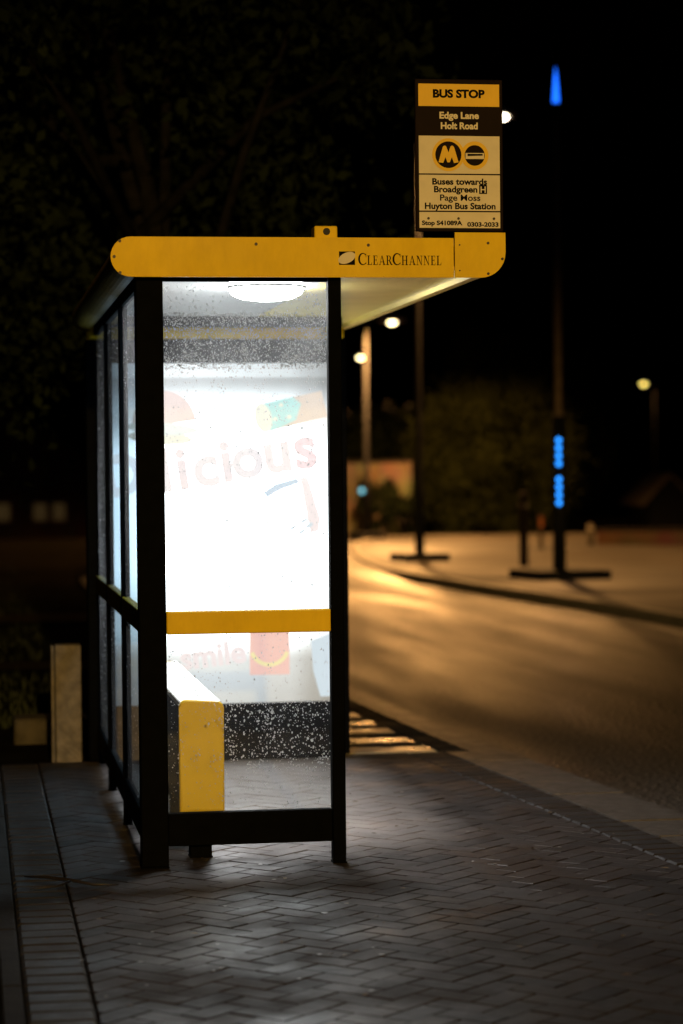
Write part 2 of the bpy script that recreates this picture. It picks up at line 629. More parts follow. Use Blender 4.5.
strip('road', lambda y: kB(y) - 0.02, lambda y: kF(y) + 0.02, -60, 110, 0.5, -0.13, M['asphalt'], 10, 0.012)
far_pave = strip('far_pavement', lambda y: kF(y) + 0.14, lambda y: kF(y) + 7.5, -60, 110, 1.0, 0.0, M['farpave'], 6, 0.02, lambda y: terr(y) + drop(y))
strip('far_verge', lambda y: kF(y) + 7.45, lambda y: kF(y) + 60, -60, 110, 2.0, -0.012, M['soil'], 24, 0.06, lambda y: terr(y) + drop(y))
strip('lawn', lambda y: -45, lambda y: (0.03 if y < 13.05 else 0.72), -20, 13.0, 0.5, -0.035, M['soil'], 40, 0.03)
strip('lawn_beyond', lambda y: -45, lambda y: foot_l(y), 13.0, 110, 0.5, -0.035, M['soil'], 40, 0.03)
bed = strip('pavement', lambda y: 0.03, lambda y: kB(y) - 0.365, -20, 13.02, 0.5, -0.012, M['bed'], 2)
bed2 = strip('far_footway', lambda y: foot_l(y), lambda y: kB(y) - 0.225, 13.02, 110, 0.5, -0.012, M['bed'], 2)


# ---------------- kerb stones
def kerb_line(name, f, side, y0, y1, ln, width, parent_label_mat, ysplit=1e9, width2=0.0, zf=None):
    root = empty(name, (f(y0), y0, -0.13))
    tag(root, kind='structure')
    y = y0
    rng = random.Random(4)
    while y < y1:
        ye = y + ln - 0.012
        dz = rng.uniform(-0.001, 0.001)
        a0, a1 = f(y), f(ye)
        wd = width if y < ysplit else width2
        o0, o1 = a0 + side * wd, a1 + side * wd
        z0, z1 = -0.25 + terr(y), dz + terr(y) + (zf(y + ln / 2) if zf else 0)
        bm = bmesh.new()
        c = 0.018
        prof0 = [(a0, z0), (a0, z1 - c), (a0 - side * -c, z1), (o0, z1), (o0, z0)]
        prof1 = [(a1, z0), (a1, z1 - c), (a1 - side * -c, z1), (o1, z1), (o1, z0)]
        v0 = [bm.verts.new((p[0], y, p[1])) for p in prof0]
        tz = rng.uniform(-0.0025, 0.0025)
        v1 = [bm.verts.new((p[0], ye, p[1] + (tz if p[1] > z0 else 0))) for p in prof1]
        bm.faces.new(v0)
        bm.faces.new(v1[::-1])
        for i in range(5):
            bm.faces.new((v0[i], v1[i], v1[(i + 1) % 5], v0[(i + 1) % 5]))
        obj('kerb_stone', bm, parent_label_mat, root)
        y += ln
    return root


kerb_line('kerb', kB, -1, 3, 60, 0.455, 0.36, M['kerb'], 13.0, 0.22)
kerb_line('far_kerb', kF, 1, 14, 68, 0.9, 0.15, M['farkerb'], zf=drop)


# ---------------- herringbone paving
def clip_poly(poly, a, bb):
    """keep the part of poly left of the line a->bb"""
    out = []
    n = len(poly)

    def s(p):
        return (bb[0] - a[0]) * (p[1] - a[1]) - (bb[1] - a[1]) * (p[0] - a[0])
    for i in range(n):
        p, q = poly[i], poly[(i + 1) % n]
        sp, sq = s(p), s(q)
        if sp >= 0:
            out.append(p)
        if (sp >= 0) != (sq >= 0):
            t = sp / (sp - sq)
            out.append((p[0] + (q[0] - p[0]) * t, p[1] + (q[1] - p[1]) * t))
    return out


def paver_verts(poly, zt, zb, ch, tilt=(0, 0)):
    cx = sum(p[0] for p in poly) / len(poly)
    cy = sum(p[1] for p in poly) / len(poly)
    top, mid, bot = [], [], []
    for x, y in poly:
        d = math.hypot(x - cx, y - cy) or 1
        k = max(0.2, 1 - ch * 1.4 / d)
        tz = (x - cx) * tilt[0] + (y - cy) * tilt[1]
        top.append((cx + (x - cx) * k, cy + (y - cy) * k, zt + tz))
        mid.append((x, y, zt - ch + tz))
        bot.append((x, y, zb))
    n = len(poly)
    f = [tuple(range(n))]
    for r in (0, n):
        for i in range(n):
            f.append((r + i, r + n + i, r + n + (i + 1) % n, r + (i + 1) % n))
    return top + mid + bot, f


class Mass:
    def __init__(self):
        self.v, self.f, self.t = [], [], []

    def add(self, poly, rng, zt=0.0, zb=-0.012, ch=0.0025, tl=0.006, dz=0.0012):
        v, f = paver_verts(poly, zt + rng.uniform(-dz, dz), zb, ch, (rng.uniform(-tl, tl), rng.uniform(-tl, tl)))
        o = len(self.v)
        self.v += v
        self.f += [tuple(i + o for i in q) for q in f]
        t = rng.random()
        self.t += [t] * len(f)

    def build(self, name, m, parent):
        o = pyobj(name, self.v, self.f, m, parent)
        at = o.data.attributes.new('tone', 'FLOAT', 'FACE')
        at.data.foreach_set('value', self.t)
        tag(o, kind='stuff')
        return o


def unit_paver(name, lx, ly, m, ch=0.004):
    v, f = paver_verts([(-lx / 2, -ly / 2), (lx / 2, -ly / 2), (lx / 2, ly / 2), (-lx / 2, ly / 2)], 0, -0.012, ch)
    me = bpy.data.meshes.new(name)
    me.from_pydata(v, [], f)
    me.materials.append(m)
    return me


CAMI = cam.matrix_world.inverted()


def in_view(x, y, margin=0.0):
    p = CAMI @ Vector((x, y, 0))
    if p.z >= 0:
        return False
    u = 341.5 + F_PX * p.x / -p.z
    v = 512 - F_PX * p.y / -p.z
    return -margin < u < 683 + margin and -margin < v < 1024 + margin


rng = random.Random(11)
W, J = 0.1, 0.0055
XL, YT = 0.347, 13.0
cos45 = math.sqrt(0.5)
region = [(XL, 4.6), (kB(4.6) - 0.575, 4.6), (kB(7) - 0.575, 7), (kB(10) - 0.575, 10), (kB(YT) - 0.575, YT), (XL, YT)]
whole, cut = [], []
for i in range(-40, 160):
    for j in range(-80, 120):
        k = (i - j) % 4
        if k == 0:
            r = (i * W, (i + 2) * W, j * W, (j + 1) * W)
            ang = 45
        elif k == 3:
            r = (i * W, (i + 1) * W, j * W, (j + 2) * W)
            ang = 135
        else:
            continue
        q = [(r[0] + J / 2, r[2] + J / 2), (r[1] - J / 2, r[2] + J / 2), (r[1] - J / 2, r[3] - J / 2), (r[0] + J / 2, r[3] - J / 2)]
        # rotate by 45 degrees about (1.5, 4)
        poly = [(0.36 + (x - y) * cos45, 4.0 + (x + y) * cos45 - 0.03) for x, y in q]
        cx = sum(p[0] for p in poly) / 4
        cy = sum(p[1] for p in poly) / 4
        if not (0.1 < cx < 3.9 and 4.3 < cy < 13.3):
            continue
        c = poly
        for a, b2 in zip(region, region[1:] + region[:1]):
            c = clip_poly(c, a, b2)
            if len(c) < 3:
                break
        if len(c) < 3:
            continue
        area = abs(sum(c[n][0] * c[(n + 1) % len(c)][1] - c[(n + 1) % len(c)][0] * c[n][1] for n in range(len(c)))) / 2
        if area < 0.0006:
            continue
        if area > 0.0172 and len(c) == 4:
            whole.append((cx, cy, ang, c))
        else:
            cut.append(c)
whole.sort(key=lambda w: (0 if in_view(w[0], w[1], 6) else 1, w[1]))
bme = unit_paver('paving_brick', 2 * W - J, W - J, M['paver'], 0.0025)
for k, (cx, cy, ang, poly) in enumerate(whole[:300]):
    o = bpy.data.objects.new('paving_brick', bme)
    COL.objects.link(o)
    o.parent = bed
    WLOC[o] = Vector((cx, cy, 0))
    o.location = Vector((cx, cy, rng.uniform(-0.0012, 0.0012))) - WLOC[bed]
    o.rotation_euler = (rng.uniform(-0.008, 0.008), rng.uniform(-0.008, 0.008), rad(ang + rng.uniform(-0.5, 0.5)))
ms = Mass()
for w in whole[300:]:
    ms.add(w[3], rng)
for c in cut:
    ms.add(c, rng)
ms.build('herringbone_bricks', M['paver_a'], bed)

# soldier course along the left edge (bricks across) and edging stones
sme = unit_paver('border_brick', 0.194, 0.110, M['soldier'], 0.008)
y = 6.0
while y < 13.0:
    o = bpy.data.objects.new('border_brick', sme)
    COL.objects.link(o)
    o.parent = bed
    o.location = Vector((0.242, y + 0.05, rng.uniform(-0.0012, 0.0012))) - WLOC[bed]
    o.rotation_euler = (rng.uniform(-0.02, 0.02), rng.uniform(-0.008, 0.008), rng.uniform(-0.012, 0.012))
    y += 0.125
y = 4.6
while y < 13.0:
    box('edging_stone', 0.075, 0.137, y, y + 0.905, -0.1, 0.004 + rng.uniform(-0.003, 0.003), M['edging'], bed, 0.006)
    y += 0.915
# soldier course along the kerb
y = 6.0
while y < 13.0:
    sl = (kB(y + 0.4) - kB(y - 0.4)) / 0.8
    o = bpy.data.objects.new('border_brick', sme)
    COL.objects.link(o)
    o.parent = bed
    o.location = Vector((kB(y + 0.05) - 0.4685, y + 0.05, rng.uniform(-0.0012, 0.0012))) - WLOC[bed]
    o.rotation_euler = (rng.uniform(-0.006, 0.006), rng.uniform(-0.006, 0.006), -math.atan(sl))
    y += 0.125

# banded slabs beyond the shelter
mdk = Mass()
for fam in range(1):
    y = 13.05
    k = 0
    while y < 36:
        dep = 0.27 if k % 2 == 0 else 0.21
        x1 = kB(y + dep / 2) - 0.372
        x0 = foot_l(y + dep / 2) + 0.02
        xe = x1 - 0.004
        # narrow strip of darker pieces inside the kerb
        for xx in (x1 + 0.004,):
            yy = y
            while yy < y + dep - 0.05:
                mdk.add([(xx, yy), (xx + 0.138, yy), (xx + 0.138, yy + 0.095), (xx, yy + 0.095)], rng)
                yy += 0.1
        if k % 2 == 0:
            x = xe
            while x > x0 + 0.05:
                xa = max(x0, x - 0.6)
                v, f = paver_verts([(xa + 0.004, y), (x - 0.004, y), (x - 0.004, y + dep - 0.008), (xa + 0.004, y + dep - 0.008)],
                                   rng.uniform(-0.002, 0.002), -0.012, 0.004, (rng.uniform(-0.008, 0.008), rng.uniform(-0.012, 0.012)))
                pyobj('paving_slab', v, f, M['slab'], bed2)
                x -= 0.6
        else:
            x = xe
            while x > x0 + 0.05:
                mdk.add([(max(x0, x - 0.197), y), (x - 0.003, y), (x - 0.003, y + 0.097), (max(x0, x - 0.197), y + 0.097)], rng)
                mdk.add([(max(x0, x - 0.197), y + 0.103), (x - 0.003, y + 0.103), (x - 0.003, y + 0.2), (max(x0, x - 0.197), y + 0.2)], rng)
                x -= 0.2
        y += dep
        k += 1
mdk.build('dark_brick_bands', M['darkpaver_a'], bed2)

# ------------------------------------------------------------------ bus shelter
SX0, SX1 = 0.546, 2.099       # roof width
YN, YF = 9.345, 13.03         # roof ends
ZB, ZT = 2.302, 2.457
sh = empty('bus_shelter', (1.05, 9.45, 0), 'black framed glass bus shelter with yellow roof fascia and rain on its panes', 'bus shelter')
zc = (ZB + ZT) / 2
rr = (ZT - ZB) / 2


def fascia_poly(inset=0.0, x1=None):
    p = arc(SX0 + rr, zc, rr - inset, 90, 270, 14)
    if x1 is None:
        p += arc(SX1 - 0.10, ZB + 0.10, 0.10 - inset, -90, 0, 8)
        p += [(SX1 - inset, ZT - inset)]
    else:
        p += [(x1, ZB + inset), (x1, ZT - inset)]
    return p


XS = 1.893
fas = obj('fascia', prism_y(bmesh.new(), fascia_poly(0, XS - 0.002), YN, YN + 0.012), M['yellow'], sh)
plate = obj('fascia_end_plate', prism_y(bmesh.new(), arc(SX1 - 0.10, ZB + 0.10, 0.10, -90, 0, 8) + [(SX1, ZT + 0.022), (XS + 0.002, ZT + 0.022), (XS + 0.002, ZB)], YN - 0.004, YN + 0.010), M['yellow'], sh)
obj('fascia', prism_y(bmesh.new(), [(0.625, ZB - 0.04), (2.0, ZB - 0.04), (2.0, ZT - 0.02), (0.625, ZT - 0.02)], YF, YF + 0.012), M['yellow'], sh)


def disc(name, x, z, r, y, m, parent, n=12, th=0.004):
    return obj(name, prism_y(bmesh.new(), arc(x, z, r, 0, 360 - 360 / n, n - 1), y - th, y), m, parent)


PX = 0.00399


def fx(u):
    return 0.546 + (u - 111) * (2.099 - 0.546) / 394


def fz(v):
    return 2.457 - (v - 237) * (2.457 - 2.302) / 40


for u, v in ((120, 241.5), (114.5, 257), (120, 273), (254, 244), (366, 244.5)):
    disc('screw', fx(u), fz(v), 0.0062, YN - 0.0005, M['screw'], fas)
for u, v in ((458, 244), (458, 270), (487, 242), (487, 273), (501.5, 258)):
    disc('screw', fx(u), fz(v), 0.0055 if u > 470 else 0.003, YN - 0.0045, M['screw'], plate)

# roof edges, ceiling, cover
edge = arc(SX0 + rr, zc, rr - 0.006, 90, 270, 14) + [(SX0 + rr + 0.02, ZB + 0.006), (SX0 + rr + 0.02, ZT - 0.006)]
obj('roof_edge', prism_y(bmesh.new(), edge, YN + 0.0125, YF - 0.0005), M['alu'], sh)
e2 = arc(SX1 - 0.10, ZB + 0.10, 0.094, -90, 0, 8) + [(SX1 - 0.006, ZT - 0.006), (SX1 - 0.12, ZT - 0.006), (SX1 - 0.12, ZB + 0.006)]
obj('roof_edge', prism_y(bmesh.new(), e2, YN + 0.0125, YF - 0.0005), M['cream'], sh)
box('ceiling_panel', SX0 + rr + 0.021, 1.4525, YN + 0.013, YF - 0.001, ZB + 0.03, ZB + 0.045, M['ceiling'], sh)
box('soffit_panel', 1.4535, SX1 - 0.121, YN + 0.013, YF - 0.001, ZB + 0.028, ZB + 0.045, M['cream'], sh)
box('roof_cover', SX0 + rr + 0.021, SX1 - 0.121, YN + 0.013, YF - 0.001, ZT - 0.03, ZT - 0.004, M['roofcover'], sh)
# bracket with an eye on top of the fascia
bk = box('bracket', fx(313), fx(336), YN + 0.02, YN + 0.11, ZT - 0.003, ZT + 0.047, M['yellow'], sh, 0.004)
disc('bracket_hole', fx(325), ZT + 0.025, 0.014, YN + 0.0195, M['dark'], bk, 14)

# posts
YP = 9.42
PW = 0.05


def post(x0, x1, y0, y1, z1=ZB + 0.028):
    p = box('post', x0, x1, y0, y1, 0.006, z1, M['black'], sh, 0.004)
    box('foot_plate', x0 - 0.002, x1 + 0.002, y0 - 0.002, y1 + 0.002, -0.001, 0.0055, M['black'], p)
    return p


post(0.646, 0.752, YP, YP + 0.10)
post(1.400, 1.452, YP - 0.012, YP + 0.05)
post(0.652, 0.690, 10.62, 10.67)
post(0.652, 0.690, 11.79, 11.84)
# end panel rails
XA, XB2 = 0.7525, 1.3995
box('bottom_rail', XA, XB2, YP + 0.005, YP + 0.05, 0.085, 0.213, M['black'], sh, 0.003)
box('top_rail', XA, XB2, YP + 0.012, YP + 0.045, 2.292, ZB + 0.028, M['black'], sh, 0.002)
mr_ = box('mid_rail', XA, XB2, YP - 0.004, YP + 0.042, 0.914, 1.003, M['yellow'], sh, 0.004)
# back wall rails
for (ya, yb) in ((YP + 0.1005, 10.6195), (10.6705, 11.7895), (11.8405, 12.84)):
    box('bottom_rail', 0.656, 0.686, ya, yb, 0.09, 0.205, M['black'], sh, 0.003)
    box('top_rail', 0.656, 0.686, ya, yb, 2.27, ZB + 0.028, M['black'], sh, 0.002)
    box('mid_rail', 0.653, 0.689, ya, yb, 0.914, 1.003, M['olive'], sh, 0.003)


def drops(parent, x0, x1, z0, z1, y, n, seed, rmin=0.0008, rmax=0.0032, axis='y'):
    rg = random.Random(seed)
    V, Fq = [], []
    S = 7
    for _ in range(n):
        r = rmin + (rmax - rmin) * rg.random() ** 2.6
        while True:
            a = rg.uniform(x0, x1)
            z = rg.uniform(z0, z1)
            if rg.random() < 0.25 + 1.5 * (0.5 + noise.noise((a * 9, z * 7, seed))) ** 2:
                break
        if rg.random() < 0.05:
            r *= 1.7
        hgt = r * rg.uniform(0.14, 0.26)
        el = rg.uniform(1.0, 1.5)
        wb = [rg.uniform(0.78, 1.12) for _s in range(S)]
        o = len(V)
        for (kr, kh) in ((1.0, 0.0), (0.72, 0.62), (1.0, 0.0)):
            for s in range(S):
                t = 2 * PI * s / S
                V.append((a + r * kr * wb[s] * math.cos(t), y - hgt * kh, z + r * kr * wb[s] * el * math.sin(t)))
        V.append((a, y - hgt, z))
        tip = len(V) - 1
        for s in range(S):
            s2 = (s + 1) % S
            Fq.append((o + s, o + s2, o + S + s2, o + S + s))
            Fq.append((o + S + s, o + S + s2, tip))
        Fq.append(tuple(o + 3 * S - 1 - s for s in range(S)))
    if axis == 'x':
        V = [(v[1], v[0], v[2]) for v in V]
    o = pyobj('raindrops', V, Fq, M['water'], parent, True)
    tag(o, kind='stuff')
    return o


def pane_y(x0, x1, z0, z1, y, m):
    return pyobj('pane', [(x0, y, z0), (x1, y, z0), (x1, y, z1), (x0, y, z1)], [(0, 1, 2, 3)], m, sh)


YG = YP + 0.028
p1 = pane_y(XA, XB2, 1.0035, 2.2915, YG, M['glass'])
p2 = pane_y(XA, XB2, 0.2135, 0.9135, YG, M['glass_low'])
drops(p1, XA + 0.004, XB2 - 0.004, 1.01, 2.285, YG - 0.0004, 4500, 3)
drops(p1, XA + 0.004, XB2 - 0.004, 1.95, 2.17, YG - 0.0004, 5200, 31, 0.0010, 0.0030)
drops(p2, XA + 0.004, XB2 - 0.004, 0.22, 0.91, YG - 0.0004, 1500, 4, 0.0008, 0.0030)
drops(p2, 0.98, XB2 - 0.004, 0.36, 0.64, YG - 0.0004, 700, 44, 0.0012, 0.0042)


def pane_x(y0, y1, z0, z1, x, m):
    return pyobj('pane', [(x, y0, z0), (x, y1, z0), (x, y1, z1), (x, y0, z1)], [(0, 1, 2, 3)], m, sh)


for k, (ya, yb) in enumerate(((YP + 0.1005, 10.6195), (10.6705, 11.7895), (11.8405, 12.84))):
    a = pane_x(ya, yb, 1.0035, 2.2695, 0.671, M['glass_side'])
    b_ = pane_x(ya, yb, 0.2055, 0.9135, 0.671, M['glass_side'])
    drops(a, ya + 0.01, yb - 0.01, 1.01, 2.26, 0.6705, 500, 40 + k, axis='x')
    drops(b_, ya + 0.01, yb - 0.01, 0.21, 0.91, 0.6705, 300, 50 + k, axis='x')


# lettering --------------------------------------------------------------
def text(name, body, size, x, y, z, m, parent, bold=0.0, align='CENTER', wscale=1.0, spacing=1.0, th=0.0006, rot=0.0):
    cu = bpy.data.curves.new(name, 'FONT')
    cu.body = body
    cu.size = size
    cu.align_x = align
    cu.offset = bold
    cu.space_character = spacing
    cu.resolution_u = 4
    t = bpy.data.objects.new('tmp', cu)
    COL.objects.link(t)
    dg = bpy.context.evaluated_depsgraph_get()
    me = bpy.data.meshes.new_from_object(t.evaluated_get(dg))
    bpy.data.objects.remove(t)
    me.name = name
    me.transform(Matrix.Translation((x, y, z)) @ Matrix.Rotation(rot, 4, 'Y') @ Matrix.Rotation(PI / 2, 4, 'X') @ Matrix.Diagonal((wscale, 1, 1, 1)))
    me.materials.clear()
    return link(name, me, m, parent)


# small-capital serif lettering on the fascia, drawn glyph by glyph
def glyph(ch):
    T, t, s = 0.17, 0.06, 0.06     # thick, thin, serif
    R = []

    def rect(x0, x1, z0, z1):
        R.append([(x0, z0), (x1, z0), (x1, z1), (x0, z1)])
    if ch == 'L':
        rect(0.1, 0.1 + T, 0, 1); rect(0, 0.38, 1 - t, 1); rect(0, 0.62, 0, t); R.append([(0.55, 0), (0.64, 0), (0.66, 0.28), (0.61, 0.28)])
        return R, 0.72
    if ch == 'E':
        rect(0.1, 0.1 + T, 0, 1); rect(0, 0.62, 1 - t, 1); rect(0, 0.64, 0, t); rect(0.2, 0.5, 0.49, 0.49 + t)
        rect(0.57, 0.62, 0.76, 1); rect(0.6, 0.65, 0, 0.26); rect(0.46, 0.51, 0.38, 0.66)
        return R, 0.76
    if ch == 'H':
        for x in (0.1, 0.62):
            rect(x, x + T, 0, 1); rect(x - 0.1, x + T + 0.1, 0, s); rect(x - 0.1, x + T + 0.1, 1 - s, 1)
        rect(0.2, 0.7, 0.48, 0.48 + t)
        return R, 0.98
    if ch == 'N':
        rect(0.12, 0.12 + t, 0, 1); rect(0.7, 0.7 + t, 0, 1); R.append([(0.08, 1), (0.28, 1), (0.76, 0), (0.68, 0)])
        rect(0.02, 0.3, 0, s); rect(0.58, 0.88, 1 - s, 1); rect(0, 0.2, 1 - s, 1)
        return R, 0.95
    if ch == 'A':
        R.append([(0.10, 0), (0.17, 0), (0.46, 0.95), (0.40, 1.0)]); R.append([(0.66, 0), (0.86, 0), (0.50, 1.0), (0.40, 1.0)])
        rect(0.22, 0.68, 0.3, 0.3 + t); rect(0, 0.27, 0, s); rect(0.58, 0.94, 0, s)
        return R, 0.96
    if ch == 'R':
        rect(0.1, 0.1 + T, 0, 1); rect(0, 0.4, 0, s); rect(0, 0.4, 1 - t, 1); rect(0.2, 0.4, 0.47, 0.47 + t)
        o = arc(0.4, 0.735, 0.265, 90, -90, 8); i_ = arc(0.38, 0.735, 0.2, 90, -90, 8)
        i_ = [(0.38 + (x - 0.38) * 0.62, z) for x, z in i_]
        for q in range(8):
            R.append([o[q], o[q + 1], i_[q + 1], i_[q]])
        R.append([(0.36, 0.48), (0.52, 0.5), (0.86, 0), (0.66, 0)]); rect(0.66, 0.92, 0, s)
        return R, 0.86
    if ch == 'C':
        o = arc(0.48, 0.5, 0.52, 42, 318, 16); i_ = arc(0.53, 0.5, 0.44, 45, 315, 16)
        i_ = [(0.53 + (x - 0.53) * 0.8, z) for x, z in i_]
        for q in range(16):
            R.append([o[q], o[q + 1], i_[q + 1], i_[q]])
        rect(0.82, 0.87, 0.66, 0.96); rect(0.83, 0.87, 0.06, 0.24)
        return R, 0.94
    return R, 0.5


V, Fq = [], []
xcur = fx(356)
zb_ = fz(264.5)
words = 'CLEARCHANNEL'
tot = 0
for i, ch in enumerate(words):
    h = 0.046 if i in (0, 5) else 0.037
    tot += glyph(ch)[1] * h * 0.86 + 0.0022
kx = (fx(439.5) - fx(355)) / tot
for i, ch in enumerate(words):
    h = 0.046 if i in (0, 5) else 0.037
    R, adv = glyph(ch)
    for q, poly in enumerate(R):
        o = len(V)
        yy = YN - 0.0006 - 0.00005 * (q % 24)
        V += [(xcur + px * h * 0.86 * kx, yy, zb_ + pz * h) for px, pz in poly]
        Fq.append(tuple(range(o, o + len(poly))))
    xcur += (adv * h * 0.86 + 0.0022) * kx
pyobj('lettering', V, Fq, M['ink'], fas)
lg = obj('logo', prism_y(bmesh.new(), [(fx(336.5), fz(264.5)), (fx(352.5), fz(264.5)), (fx(352.5), fz(251)), (fx(336.5), fz(251))], YN - 0.0012, YN - 0.0004), M['ink'], fas)
el = []
for k in range(24):
    t = 2 * PI * k / 24
    ex, ez = 0.036 * math.cos(t), 0.0205 * math.sin(t)
    ca, sa = math.cos(rad(24)), math.sin(rad(24))
    el.append((fx(344.3) + ex * ca - ez * sa, fz(257.5) + ex * sa + ez * ca))
obj('logo_ellipse', prism_y(bmesh.new(), el, YN - 0.0022, YN - 0.0014), M['signwhite'], fas)

# ------------------------------------------------------------------ bus stop flag
SY = YN + 0.01
sg = empty('bus_stop_flag', (1.94, SY, ZT + 0.02), 'upright black and yellow bus stop flag sign above the shelter roof', 'sign')


def su(u):
    return 1.743 + (u - 415) * 0.352 / 89


def sv(v):
    return 3.082 - (v - 78) * (3.082 - 2.482) / 154


bm = bmesh.new()
bx(bm, su(415.3), su(504), SY, SY + 0.022, sv(231.5), sv(78), 0.006, seg=2)
board = obj('sign_board', bm, M['signblack'], sg)
yp = SY - 0.0008


def panel(name, u0, u1, v0, v1, m):
    return pyobj(name, [(su(u0), yp, sv(v1)), (su(u1), yp, sv(v1)), (su(u1), yp, sv(v0)), (su(u0), yp, sv(v0))], [(0, 1, 2, 3)], m, sg)


pa = panel('sign_panel', 418.6, 500.5, 83, 105.5, M['signyellow'])
pb = panel('sign_panel', 418.6, 500.5, 135.3, 173.2, M['signwhite'])
pc = panel('sign_panel', 418.6, 500.5, 174.6, 210.6, M['signwhite'])
pd_ = panel('sign_panel', 418.6, 500.5, 212, 228, M['signwhite'])
yt = yp - 0.0008


def stext(body, uc, vbase, cap_px, parent, m, width_px, bold=0.0):
    size = cap_px * 0.00394 / 0.70
    o = text('lettering', body, size, 0, 0, 0, m, parent, bold)
    # fit the width
    co = [v.co.x for v in o.data.vertices]
    w = max(co) - min(co)
    k = width_px * 0.004 / w
    for v in o.data.vertices:
        v.co.x *= k
    WLOC[o] = Vector((su(uc), yt, sv(vbase)))
    o.location = WLOC[o] - WLOC[parent]
    zmin = min(v.co.z for v in o.data.vertices)
    return o


stext('BUS STOP', 459.5, 97.2, 7.6, pa, M['ink'], 52, 0.0022)
stext('Edge Lane', 459.7, 120.2, 6.4, board, M['signwhite'], 39.5, 0.0013)
stext('Holt Road', 459.7, 128.6, 6.4, board, M['signwhite'], 37, 0.0013)
for t_, vb, w_, cu_ in (('Buses towards', 184.6, 55, 459.6), ('Broadgreen', 192.9, 43.5, 455.5), ('Page Moss', 201.2, 40.5, 460), ('Huyton Bus Station', 209.7, 71, 460)):
    has_desc = ('g' in t_) or ('y' in t_)
    stext(t_, cu_, vb + (1.4 if has_desc else 0), 6.0, pc, M['ink'], w_, 0.0007 if 'Moss' in t_ else 0.0012)
stext('Stop S41089A', 441.5, 226.7, 4.2, pd_, M['ink'], 40.5, 0.0010)
stext('0303-2033', 482.8, 226.7, 4.2, pd_, M['ink'], 31.5, 0.0010)
# boxed H
hb = obj('hospital_symbol', prism_y(bmesh.new(), [(su(479.3), sv(193.5)), (su(487.3), sv(193.5)), (su(487.3), sv(184.5)), (su(479.3), sv(184.5))], yt - 0.0002, yt + 0.0004), M['ink'], pc)
stext('H', 483.3, 192.4, 6.2, pc, M['signwhite'], 5.2, 0.0006).location.y -= 0.0008
for u in (427.6, 458, 494):
    disc('screw', su(u), sv(218.5), 0.0052, yt, M['screw'], pd_, 10)


def sdisc(name, u, v, r_px, lvl, m, parent):
    return obj(name, prism_y(bmesh.new(), arc(su(u), sv(v), r_px * 0.00397, 0, 360 - 12, 29), yt - 0.0006 - 0.0008 * lvl, yt - 0.0004 - 0.0008 * lvl), m, parent)


sdisc('emblem_ring', 448.3, 154.3, 16.3, 0, M['signyellow'], pb)
sdisc('emblem_disc', 448.3, 154.3, 13.2, 1, M['signblack'], pb)
sdisc('emblem_ring', 475.0, 154.8, 14.0, 0.4, M['signyellow'], pb)
sdisc('emblem_disc', 475.0, 154.8, 10.2, 1.4, M['signblack'], pb)
# letter M made of two rounded humps
mp_ = [(438.2, 162.0), (442.6, 146.6), (443.6, 145.4), (445.0, 145.2), (446.2, 146.2), (448.4, 152.2), (450.4, 146.2), (451.6, 145.2), (453.0, 145.4), (454.0, 146.6),
       (458.6, 162.0), (453.8, 162.6), (451.8, 156.6), (449.6, 162.0), (447.2, 162.0), (445.2, 156.6), (443.0, 162.6)]
obj('emblem_letter', prism_y(bmesh.new(), [(su(u), sv(v)) for u, v in mp_], yt - 0.0026, yt - 0.0022), M['signyellow'], pb)
# bus pictogram
bus = pyobj('bus_pictogram', [(su(u), yt - 0.0030, sv(v)) for u, v in
                              ((465.6, 152.4), (484.4, 152.4), (484.4, 158.4), (465.6, 158.4))], [(3, 2, 1, 0)], M['signwhite'], pb)
pyobj('bus_pictogram_window', [(su(u), yt - 0.0034, sv(v)) for u, v in
                               ((467.6, 153.2), (483.0, 153.2), (483.0, 155.0), (467.6, 155.6))], [(3, 2, 1, 0)], M['ink'], pb)

# ------------------------------------------------------------------ ceiling light
cl = empty('ceiling_light', (1.255, 10.22, ZB + 0.03), 'round white ceiling light glowing under the shelter roof', 'light')


def lathe(bm, prof, cx, cy, n=28):
    rings = [[bm.verts.new((cx + r * math.cos(2 * PI * k / n), cy + r * math.sin(2 * PI * k / n), z)) for k in range(n)] for r, z in prof]
    for a, c in zip(rings, rings[1:]):
        for k in range(n):
            bm.faces.new((a[k], a[(k + 1) % n], c[(k + 1) % n], c[k]))
    bm.faces.new(rings[0])
    bm.faces.new(rings[-1][::-1])
    return bm


M['diffuser'] = emit('ceiling_light_diffuser', (1.0, 0.97, 0.95), CEIL)
obj('base_ring', lathe(bmesh.new(), [(0.166, ZB + 0.0295), (0.166, ZB + 0.024), (0.160, ZB + 0.021), (0.05, ZB + 0.021)], 1.255, 10.22), M['ceiling'], cl, True)
zz = ZB + 0.012
obj('diffuser', lathe(bmesh.new(), [(0.156, zz + 0.0085), (0.156, zz), (0.146, zz - 0.016), (0.11, zz - 0.032), (0.05, zz - 0.041), (0.012, zz - 0.042)], 1.255, 10.22), M['diffuser'], cl, True)

# ------------------------------------------------------------------ bench
bn = empty('perch_bench', (0.905, 10.6, 0), 'narrow yellow ended perch bench standing inside the shelter along its back wall', 'bench')
bx0, bx1, by0, by1 = 0.812, 0.992, 9.60, 11.72


def bench_profile(z0, inset):
    return ([(bx0 + inset, z0), (bx1 - inset, z0)] + arc(bx1 - 0.022 - inset, 0.630 - 0.022 - inset, 0.022, 0, 90, 6)
            + arc(bx0 + 0.032 + inset, 0.640 - 0.032 - inset, 0.032, 90, 180, 7))


